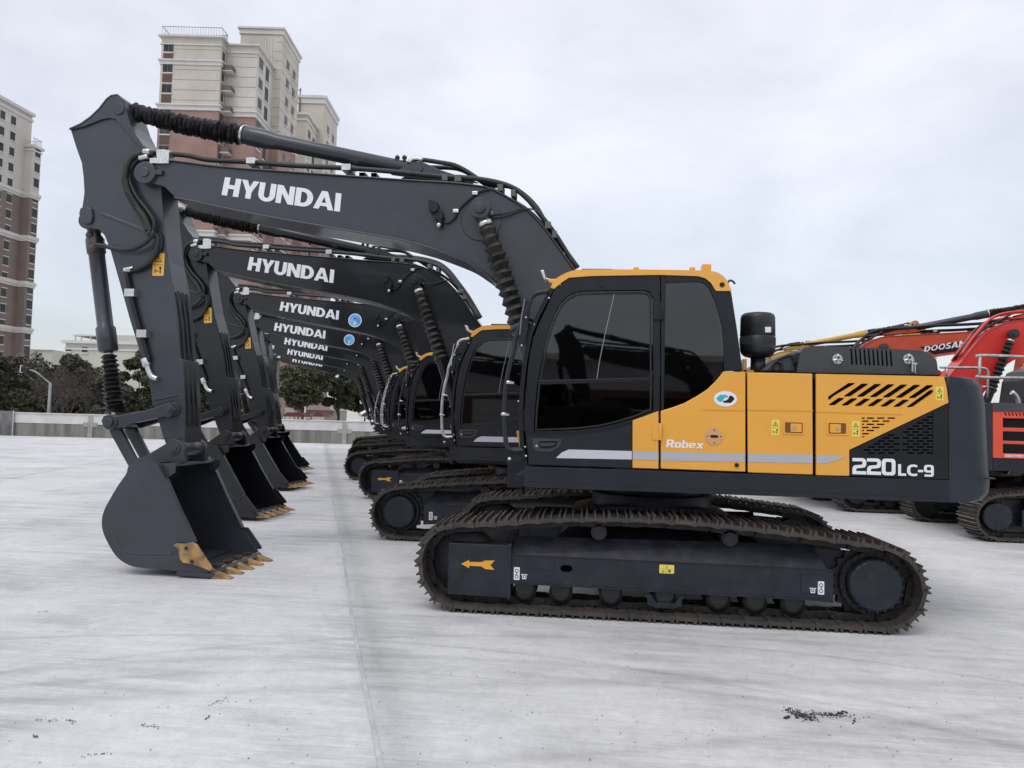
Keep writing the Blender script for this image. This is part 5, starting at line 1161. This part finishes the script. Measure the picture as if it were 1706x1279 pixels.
for k in range(11):
    zt = z1w-k*3.02
    if abs(zt-z_band) < 1.2: pass
    win_front(T, uA0+.35, uA0+1.75, D, zt-1.35, zt, n=2, name='corner_window')
    s = MB(); s.mat(0); s.box((uA0+.35, D-.07, zt-2.75), (uA0+1.75, D+.1, zt-1.6)); s.build('spandrel_panel', BRIC2, T)
    win_side(T, uA1, D+.5, D+1.3, zt-2.2, zt-.75)
    if k < 10:
        zs = fz(371, 30+330/4.41, D)-k*3.02; s = MB(); s.mat(0); s.box((uA1+.15, D+.55, zs-.75), (uA1+1.45, DB-.05, zs)); s.mat(1); s.box((uA1+.12, D+.52, zs-.86), (uA1+1.47, DB-.02, zs-.76)); s.build('air_conditioner', [mat('brown_ac_grille', (.13, .10, .085), .7), TRIM], T)
    zt2 = fz(432, 30+295/4.41, DB+1.5)-k*3.02
    win_side(T, uB1, DB+1.0, DB+2.6, zt2-1.7, zt2); win_side(T, uB1, DB+3.9, DB+5.3, zt2-2.3, zt2-.1)
    zt3 = fz(480, 30+315/4.41, DC+3)-k*3.02
    win_side(T, uC1, DC+2.6, DC+4.0, zt3-1.5, zt3); win_side(T, uC1, DC+6.0, DC+7.4, zt3-1.5, zt3)
# roof railing and pipes
s = MB()
def railrun(a, b, z, n_):
    a = Vector(a); b = Vector(b); s.tube([(a.x, a.y, z+1.35), (b.x, b.y, z+1.35)], .05, 6, 1); s.tube([(a.x, a.y, z+.2), (b.x, b.y, z+.2)], .035, 6, 1)
    for i in range(n_+1): p = a.lerp(b, i/n_); s.tube([(p.x, p.y, z), (p.x, p.y, z+1.35)], .03, 4, 1)
railrun((uA0, D), (uA1, D), z_top, 22); railrun((uA0, D), (uA0, D+14), z_top, 14); railrun((uA1, D), (uA1, DB+.2), z_top, 4); railrun((uA1, DB), (uC0, DB), zB, 8)
s.build('roof_railing', GREY_R, T)
s = MB()
for (u, v) in ((uC0+4.0, DC-.08), (uA1+.1, DB-.08), (uC1-1.6, DC-.08)): s.tube([(u, v, 0), (u, v, zC-1.5 if v > 112 else zB-1)], .06, 6, 1)
s.build('drain_pipe', TRIM, T)
# second tower further right
T2 = far_root('apartment_tower'); tag(T2, 'farther cream and brown apartment tower, its top showing just right of the tallest tower', 'building')
DF = 141.0; uF0, uF1 = fu(497, 165, DF), fu(541, 165, DF); zF = fz(541, 160, DF); vF1 = 151.5
DE = 134.0; uE0, uE1 = fu(480, 195, DE), fu(511, 195, DE); zE = fz(511, 188, DE); vE1 = 141
T_ = T; T = T2
zb2 = z_band-1.5
s = MB(); s.box((0,0,0),(0.001,.001,.001))
vol(uF0, uF1, DF, vF1, zF, zb2, CREAM, BRICK); vol(uE0, uE1, DE, vE1-.01, zE, zb2, CREAM, BRICK)
s = MB(); s.box((uF0-.4, DF-.4, zF-.5), (uF1+.4, vF1+.4, zF)); s.box((uE0-.4, DE-.4, zE-.4), (uE1+.4, vE1, zE)); s.box((uE0-.2, DE-.2, zE-1.4), (uE1+.2, vE1, zE-1.1)); s.box((uF0-.2, DF-.2, zF-1.5), (uF1+.2, vF1+.2, zF-.5))
for zz in (zb2, zb2-18): s.box((uF0-.3, DF-.3, zz-.3), (uF1+.3, vF1+.3, zz+.3)); s.box((uE0-.3, DE-.3, zz-.29), (uE1+.3, vE1-.01, zz+.31))
s.build('cornice', TRIM, T2)
for k in range(12):
    z = zF-4.5-3.02*k; win_side(T2, uF1, DF+2.6, DF+4.2, z-1.6, z); win_side(T2, uF1, DF+6.6, DF+8.2, z-1.9, z-.2)
    z = zE-2.5-3.02*k; win_side(T2, uE1, DE+1.2, DE+2.8, z-1.6, z); win_side(T2, uE1, DE+4.3, DE+5.9, z-2.3, z-.3)
s = MB(); s.tube([(uF0+.4, DF-.3, zE), (uF0+.4, DF-.3, zF+1.3)], .12, 6, 1); s.tube([(uF0-.3, DF-.3, zF+.9), (uF0+.7, DF-.3, zF+.9)], .06, 6, 1); s.build('roof_pipe', WFR, T2)
T = T_
# left tower: its face runs along world Y and looks to +x
L_ = empty('apartment_tower', (0, 0, 0)); tag(L_, 'brown-pink apartment tower with cream top floors cut off by the left edge of the photo', 'building')
def planeX(px, py, Xv): d = ray(px, py); p = C0+d*((Xv-C0.x)/d.x); return p.y, p.z
pc = C0+ray(46, 400)*(146/ray(46, 400).dot(FH)); X2 = pc.x; X1 = X2-1.6
y2a, y2b = planeX(46, 400, X2)[0], planeX(66, 300, X2)[0]; y1a, y1b = planeX(-60, 400, X1)[0], planeX(48, 300, X1)[0]
zt1 = planeX(48, 186, X1)[1]; zt2_ = planeX(64, 245, X2)[1]; zcr = planeX(60, 326, X2)[1]
for (x0_, x1_, ya, yb, ztp) in ((X1-14, X1, y1a, y1b, zt1), (X2-12, X2, y2a, y2b, zt2_)):
    s = MB(); s.mat(0); s.box((x0_, ya, zcr), (x1_, yb, ztp)); s.mat(1); s.box((x0_, ya, 0), (x1_, yb, zcr-.001)); s.build('block', [CREA2, mat('taupe_tile', (.215, .165, .150), .9, var=.12, vscale=.3)], L_)
s = MB()
s.box((X1-14.3, y1a-.3, zt1-.6), (X1+.45, y1b+.3, zt1)); s.box((X1-14.3, y1a-.3, zt1-1.7), (X1+.2, y1b+.2, zt1-1.2)); s.box((X2-12.3, y2a-.3, zt2_-.5), (X2+.45, y2b+.4, zt2_)); s.box((X2-12.3, y2a-.2, zt2_-1.2), (X2+.2, y2b+.2, zt2_-.9))
for py in (326, 399, 475, 551):
    zz = planeX(60, py, X2)[1]; s.box((X2-12.2, y2a-.25, zz-.35), (X2+.35, y2b+.3, zz+.3)); s.box((X2-12.2, y2a-.15, zz-.8), (X2+.18, y2b+.15, zz-.351))
    s.box((X1-14.2, y1a-.25, zz-.32), (X1+.34, y1b+.3, zz+.33)); s.box((X1-14.2, y1a-.15, zz-.82), (X1+.17, y1b+.14, zz-.321))
s.build('cornice', TRIM, L_)
fz0 = planeX(54, 130+283/2.507, X2)[1]; pz = (fz0-planeX(45, 130+860/2.507, X2)[1])/9.0
ya, yb = planeX(49, 400, X2)[0], planeX(58.5, 400, X2)[0]
for k in range(14): win_side(L_, X2, ya+.25, yb+.1, fz0-k*pz-1.75, fz0-k*pz, lintel=True)
fz1 = planeX(22, 130+160/2.507, X1)[1]
for xx in (-18, 0.5, 19):
    ya, yb = planeX(xx-.5, 200, X1)[0], planeX(xx+7.5, 200, X1)[0]
    for k in range(17): win_side(L_, X1, ya, yb, fz1-k*pz-1.6, fz1-k*pz, lintel=True)
s = MB(); 
for a, b in (((X2, y2a), (X2, y2b)), ((X2, y2b), (X2-10, y2b))):
    a = Vector(a); b = Vector(b); s.tube([(a.x, a.y, zt2_+1.4), (b.x, b.y, zt2_+1.4)], .05, 6, 1)
    for i in range(9): p = a.lerp(b, i/8); s.tube([(p.x, p.y, zt2_), (p.x, p.y, zt2_+1.4)], .03, 4, 1)
s.build('roof_railing', GREY_R, L_)
# low white building
LB = far_root('white_building'); tag(LB, 'low cream white building with a roof terrace frame behind the trees on the left', 'building')
D = 95.0; a0, a1 = fu(108, 600, D), fu(262, 600, D); zt = fz(140, 572, D)
PALE = mat('pale_render', (.50, .49, .42), .85, var=.08, vscale=.3)
s = MB(); s.box((a0, D, 0), (a1, D+10, zt)); s.box((fu(172, 580, D), D+1, zt), (a1+3, D+9, fz(172, 556, D))); s.build('block', PALE, LB)
s = MB(); s.box((a0-.4, D-.4, zt), (a1, D+10, zt+.35)); s.box((a0-.1, D-.15, zt-.8), (a1, D, zt-.6)); s.box((fu(122, 560, D), D-.1, fz(122, 559, D)), (fu(175, 560, D), D+8, fz(122, 556.5, D)))
for p in (124, 134, 150): s.box((fu(p, 565, D), D, zt+.35), (fu(p+1.6, 565, D), D+.15, fz(122, 559, D)))
s.build('roof_frame', TRIM, LB)
for (x0, y0, x1, y1) in ((137, 578, 146, 587), (110, 579, 119, 585), (136, 600, 146, 612)): win_front(LB, fu(x0, y0, D), fu(x1, y0, D), D, fz(x0, y1, D), fz(x0, y0, D), n=2)
LC = far_root('white_building'); tag(LC, 'tiny pale flats between the left tower and the trees', 'building')
D = 190.0; s = MB(); s.box((fu(62, 590, D), D, 0), (fu(88, 590, D), D+8, fz(70, 583, D))); s.box((fu(50, 590, D), D-3, 0), (fu(58.5, 590, D), D+6, fz(55, 582, D))); s.build('block', PALE, LC)
s = MB(); s.box((fu(61.5, 590, D), D-.4, fz(70, 583, D)), (fu(88.5, 590, D), D+8, fz(70, 582, D))); s.build('roof', TRIM, LC)
win_front(LC, fu(66, 588, D), fu(70, 588, D), D, fz(66, 592, D), fz(66, 588, D))
# things beyond the wall under the booms
PB = far_root('pink_building'); tag(PB, 'low pinkish building half hidden by the broad tree beyond the wall', 'building')
D = 62.0; s = MB(); s.box((fu(495, 680, D), D, 0), (fu(556, 680, D), D+5, fz(520, 681, D))); s.build('wall', mat('pink_render', (.40, .345, .295), .9, var=.15, vscale=.6), PB)
s = MB(); s.box((fu(480, 680, D), D-.8, 0), (fu(494, 680, D), D-.3, fz(490, 679, D))); s.build('porch_wall', PALE, PB); s = MB(); s.prism([(fu(493, 680, D), fz(500, 681.5, D)), (fu(558, 680, D), fz(556, 684, D)), (fu(545, 680, D), fz(545, 676, D)), (fu(510, 680, D), fz(510, 675, D))], D-.3, D+5.3); s.build('roof', mat('pale_tile_roof', (.42, .33, .29), .9), PB)
win_front(PB, fu(510, 690, D), fu(516, 690, D), D, fz(510, 694, D), fz(510, 688, D))
CR = mat('maroon_awning', (.13, .025, .03), .8)
for px0, px1, lab in ((470, 510, 'long maroon roofed stall beyond the wall, left of the broad tree trunk'), (519, 541, 'short maroon roofed stall beyond the wall, right of the broad tree trunk'), (600, 640, 'maroon stall beneath the white parasol beyond the wall')):
    r_ = far_root('market_stall'); tag(r_, lab, 'stall'); D = 50.0; u0, u1 = fu(px0, 695, D), fu(px1, 695, D); z_ = fz((px0+px1)/2, 694, D)
    s = MB(); s.prism([(u0, z_), (u1, z_), (u1-.3, z_+.28), (u0+.3, z_+.28)], D, D+1.6); s.build('awning', CR, r_)
    s = MB()
    for k in range(6): u = u0+.1+(u1-u0-.2)*k/5; s.box((u-.03, D, 0), (u+.03, D+.06, z_))
    s.box((u0, D+.1, .9), (u1, D+1.5, 1.0)); s.build('frame', TRIM, r_)
r_ = far_root('parasol'); tag(r_, 'small white parasol beyond the wall beside the far cabs', 'parasol'); D = 52.0; uc = fu(618, 690, D); zc = fz(618, 691, D)
s = MB(); s.lathe((uc, D, zc), (uc, D, zc+.45), [(0, .85), (.3, .75), (.7, .42), (1, .03)], 14); s.build('canopy', WHITE, r_); s = MB(); s.cyl((uc, D, 0), (uc, D, zc+.3), .03); s.build('pole', GALV, r_)
# white posts beyond the wall
for px, D, h, lab in ((170, 52, 678, 'short white post beyond the wall, below the bucket cylinder'), (508, 54, 678, 'white post beyond the wall beside the broad tree trunk')):
    r_ = far_root('marker_post'); tag(r_, lab, 'post'); u = fu(px, 690, D); s = MB(); s.cyl((u, D, 0), (u, D, fz(px, h, D)), .06, None, 10); s.cyl((u, D, fz(px, h, D)), (u, D, fz(px, h, D)+.05), .075, None, 10); s.build('post', TRIM, r_)
# street lamp
SLp = far_root('street_lamp'); tag(SLp, 'grey street lamp, square head on a sloping arm, beyond the wall', 'lamp')
D = 48.0; u = fu(81, 690, D); s = MB(); s.cyl((u, D, 0), (u, D, fz(82, 637, D)), .11, .08, 12); s.build('pole', mat('lamp_grey', (.30, .30, .29), .6), SLp)
s = MB(); s.tube([(fu(x_, y_, D), D, fz(x_, y_, D)) for x_, y_ in ((83, 638), (78, 634), (65, 623), (57, 618), (48, 616))], .05, 8, 3); s.build('arm', mat('lamp_grey', (.3,.3,.29), .6), SLp)
s = MB(); s.mat(0); s.hexa([(fu(36, 612, D), D-.2, fz(36, 620, D)), (fu(49, 620, D), D-.2, fz(49, 622, D)), (fu(49, 620, D), D+.25, fz(49, 622, D)), (fu(36, 612, D), D+.25, fz(36, 620, D))], [(fu(37, 612, D), D-.2, fz(37, 611, D)), (fu(49, 612, D), D-.2, fz(49, 613, D)), (fu(49, 612, D), D+.25, fz(49, 613, D)), (fu(37, 612, D), D+.25, fz(37, 611, D))]); s.mat(1)
s.tube([(fu(x_, y_, D), D-.22, fz(x_, y_, D)) for x_, y_ in ((41, 609), (38.5, 609), (37, 620), (41, 621))], .035, 6, 1); s.build('lamp_head', [BLACK, TRIM], SLp)

# ============================================================ TREES
BARK = mat('bark', (.075, .058, .045), .95, var=.3, vscale=6, bump=.5, bscale=20)
BARK2 = mat('grey_twig_bark', (.10, .085, .072), .95, var=.3, vscale=6)
def leafmat(name, a, b):
    m = bpy.data.materials.new(name); m.use_nodes = True; t = m.node_tree; n = t.nodes; bs = n['Principled BSDF']
    oi = n.new('ShaderNodeTexCoord'); q = n.new('ShaderNodeTexNoise'); q.inputs['Scale'].default_value = .9; q.inputs['Detail'].default_value = 8; q.inputs['Roughness'].default_value = .75; t.links.new(oi.outputs['Object'], q.inputs[0])
    r = n.new('ShaderNodeValToRGB'); e = r.color_ramp.elements; e[0].position = .36; e[0].color = (*a, 1); e[1].position = .64; e[1].color = (*b, 1); t.links.new(q.outputs[0], r.inputs[0]); t.links.new(r.outputs[0], bs.inputs['Base Color']); bs.inputs['Roughness'].default_value = .6
    return m
LEAF1 = leafmat('dark_evergreen_leaves', (.022, .030, .016), (.066, .076, .034)); LEAF2 = leafmat('olive_leaves', (.036, .042, .020), (.095, .098, .044)); LEAF3 = leafmat('dull_brown_green_leaves', (.034, .036, .024), (.085, .078, .054))
def leaves(s, c, r, n, size, rnd):
    for _ in range(n):
        while True:
            v = Vector((rnd.uniform(-1, 1), rnd.uniform(-1, 1), rnd.uniform(-1, 1)))
            if .15 < v.length <= 1: break
        v = v*(rnd.random()**.15)
        p = c+Vector((v.x*r[0], v.y*r[1], v.z*r[2])); a = Vector((rnd.gauss(0, 1), rnd.gauss(0, 1), rnd.gauss(0, .6))).normalized(); b = a.orthogonal().normalized(); ang = rnd.uniform(0, 6.28)
        b = (b*math.cos(ang)+a.cross(b)*math.sin(ang)); q = size*rnd.uniform(.6, 1.3)
        s.add([p-a*q, p-b*q*.55, p+a*q, p+b*q*.55], [(0, 1, 2, 3)])
def crown_tree(px, py_top, D, width_px, name, lab, leaf, seed, trunk=1.5, n=9000, size=.13, flat=.75, group='evergreen trees beyond the wall'):
    rnd = random.Random(seed); u = fu(px, 690, D); zt = fz(px, py_top, D); R_ = width_px/FPX*D/2
    p = OG+RH*u+FH*D; r = empty(name, p, rnd.uniform(0, 6)); tag(r, lab, 'tree', group)
    s = MB(); nl = 30; zb = trunk; cz = (zt+zb)/2; hz = (zt-zb)/2
    lobes = []
    for k in range(nl):
        a = rnd.uniform(0, 6.28); v = rnd.uniform(-.9, .85); rr = math.sqrt(max(0, 1-v*v))*R_*rnd.uniform(.35, .82); lr = R_*rnd.uniform(.20, .38)
        lobes.append((Vector((rr*math.cos(a), rr*math.sin(a), cz+v*(hz-lr*.7))), lr))
    lobes.append((Vector((0, 0, zt-R_*.28)), R_*.28))
    for c, lr in lobes: leaves(s, c, (lr, lr, lr*flat), int(n/nl), size, rnd)
    s.build('crown', leaf, r, fix=False)
    s = MB(); h = zb+hz*.9; s.tube([(0, 0, 0), (.05, .02, zb*.6), (.1, -.05, zb), (-.05, 0, h)], [.20*R_/3]*4+[.18*R_/3]*4+[.13*R_/3]*4+[.05], 10, 4)
    for c, lr in lobes[::2]:
        s.tube([(0.03, 0, zb*.8+rnd.random()*hz*.5), (c.x*.5, c.y*.5, (c.z+zb)/2), tuple(c)], [.09*R_/3, .07*R_/3, .06*R_/3, .05*R_/3, .045*R_/3, .035*R_/3, .025, .02, .015], 6, 4)
    s.build('trunk', BARK, r); return r
def bare_tree(px, py_top, D, width_px, lab, seed, dep=7):
    rnd = random.Random(seed); u = fu(px, 690, D); H = fz(px, py_top, D); p = OG+RH*u+FH*D; r = empty('bare_tree', p, rnd.uniform(0, 6)); tag(r, lab, 'tree', 'leafless winter trees beyond the wall')
    tr = MB(); tw = MB(); R_ = width_px/FPX*D/2
    def grow(p, d, L, rad, k):
        q = p+d*L; (tr if k < 3 else tw).tube([p, p.lerp(q, .5)+Vector((rnd.gauss(0, .06), rnd.gauss(0, .06), 0))*L, q], [rad, rad*.85, rad*.7], 5 if k < 3 else 3, 1)
        if k >= dep: return
        for _ in range(3 if k < 5 else 2):
            nd = (d+Vector((rnd.gauss(0, .42), rnd.gauss(0, .42), rnd.gauss(.05, .25)))).normalized(); grow(q, nd, L*rnd.uniform(.62, .85), rad*.62, k+1)
    for st in range(3): grow(Vector((rnd.gauss(0, .25), rnd.gauss(0, .25), 0)), Vector((rnd.gauss(0, .18), rnd.gauss(0, .18), 1)).normalized(), H*.24, .055, 1)
    zs = max(v[2] for v in tw.v); k = H/zs
    for mb_ in (tr, tw): mb_.v = [(v[0]*k, v[1]*k, v[2]*k) for v in mb_.v]
    tr.build('trunk', BARK2, r, fix=False); tw.build('twigs', BARK2, r, fix=False); return r
TR = [(-5,588,50,110,LEAF1,'dark evergreen at the left edge of the photo in front of the left tower'),(113,583,60,115,LEAF3,'tallest rounded evergreen rising left of the low white building'),(235,578,54,96,LEAF2,'bright mossy evergreen directly behind the bucket cylinder'),(182,618,50,70,LEAF3,'smaller evergreen in the gap below the white building'),
      (290,600,58,110,LEAF1,'evergreen hidden between the first and second arms'),(30,642,50,70,LEAF2,'low olive green shrub tree below the street lamp head'),(350,612,60,120,LEAF1,'evergreen glimpsed between the second and third arms'),(420,604,56,100,LEAF1,'evergreen behind the cluster of far arms'),
      (505,600,55,104,LEAF2,'broad green tree framed under the farthest booms, left trunk'),(562,604,58,74,LEAF1,'darker round tree just right of the broad green tree under the booms'),(610,628,60,66,LEAF1,'small dark tree beside the far cabs')]
TRUNK = {8: 1.9, 9: 1.9, 10: 1.6}
for i, (px, pt, D, wd_, lf, lab) in enumerate(TR): crown_tree(px, pt, D, wd_, 'evergreen_tree' if lf is not LEAF2 or i == 8 else 'evergreen_tree', lab, lf, 40+i, TRUNK.get(i, .8), 15000 if i in (1, 2, 8, 9) else 9000, .15)
for i, (px, pt, D, lab) in enumerate(((22, 612, 50, 'bare tree left of the street lamp arm'), (62, 603, 52, 'bare tree between the lamp head and lamp pole, reddish twigs'), (100, 612, 50, 'bare tree just right of the street lamp pole'), (143, 600, 51, 'bare tree in front of the white building windows'), (158, 625, 50, 'low bare tree next to the bucket cylinder'))): bare_tree(px, pt, D, 70, lab, 90+i)
# dense belt of shrubs behind the trees
s = MB(); rnd = random.Random(5)
for k in range(95):
    px = -60+k*7.4; D = 64+rnd.uniform(-2, 4); u = fu(px, 690, D); p = OG+RH*u+FH*D; left_ = px < 330
    hh = (5.3 if px < 70 else 4.6 if px < 165 else 2.6) if left_ else .8
    for q_ in range(3 if left_ else 1): leaves(s, Vector((p.x, p.y, hh*(.25+.27*q_)+rnd.uniform(-.2, .5)*left_)), (1.2, 1.0, hh*.36 if left_ else .7), 330, .17, rnd)
tag(s.build('undergrowth', LEAF3, fix=False), 'dense dull brown-green thicket filling the gaps behind the trees', 'undergrowth', kind='stuff')

# ============================================================ unseen building and machines added behind the camera for the cab glass to mirror
WH = empty('added_warehouse', (4, -34, 0)); tag(WH, 'unseen brick building behind the camera, added for the cab windows to mirror', 'added_warehouse')
s = MB(); s.mat(0); s.box((-40, -12, 0), (40, 0, 3.4)); s.mat(1); s.box((-40, -12, 3.4), (40, 0.02, 4.9)); s.build('wall', [BRIC2, mat('grey_cladding', (.40, .40, .42), .8, var=.15, vscale=.4)], WH)
s = MB(); s.prism([(-40.5, 4.9), (40.5, 4.9), (40.5, 5.2), (-40.5, 5.2)], -12.5, .6); s.build('roof', TRIM, WH)
for k in range(9):
    s = MB(); s.mat(0); s.box((-36+8*k, .0, 0), (-31.5+8*k, .08, 3.0)); s.mat(1)
    for j in range(4): s.box((-36+8*k, .08, .55+.6*j), (-31.5+8*k, .10, .6+.6*j))
    s.build('roller_door', [mat('pale_door', (.42, .42, .40), .6) if k % 3 == 0 else VOID, TRIM], WH)
for x, y, lab in ((-2.0, -20.0, 'unseen excavator added behind the camera for the near cab window to mirror'), (4.6, -22.5, 'unseen excavator added farther behind the camera for the near cab window to mirror')):
    c = copy_tree(EX, None, ('warning_sticker',), {**NEWP, 'far_side_panel': BLACK, 'cab_roof': BLACK}); c.location = (x, y, 0); tag(c, lab, 'excavator', 'excavators on the near side of the yard')
part_pieces({'cornice', 'cladding_joints'})
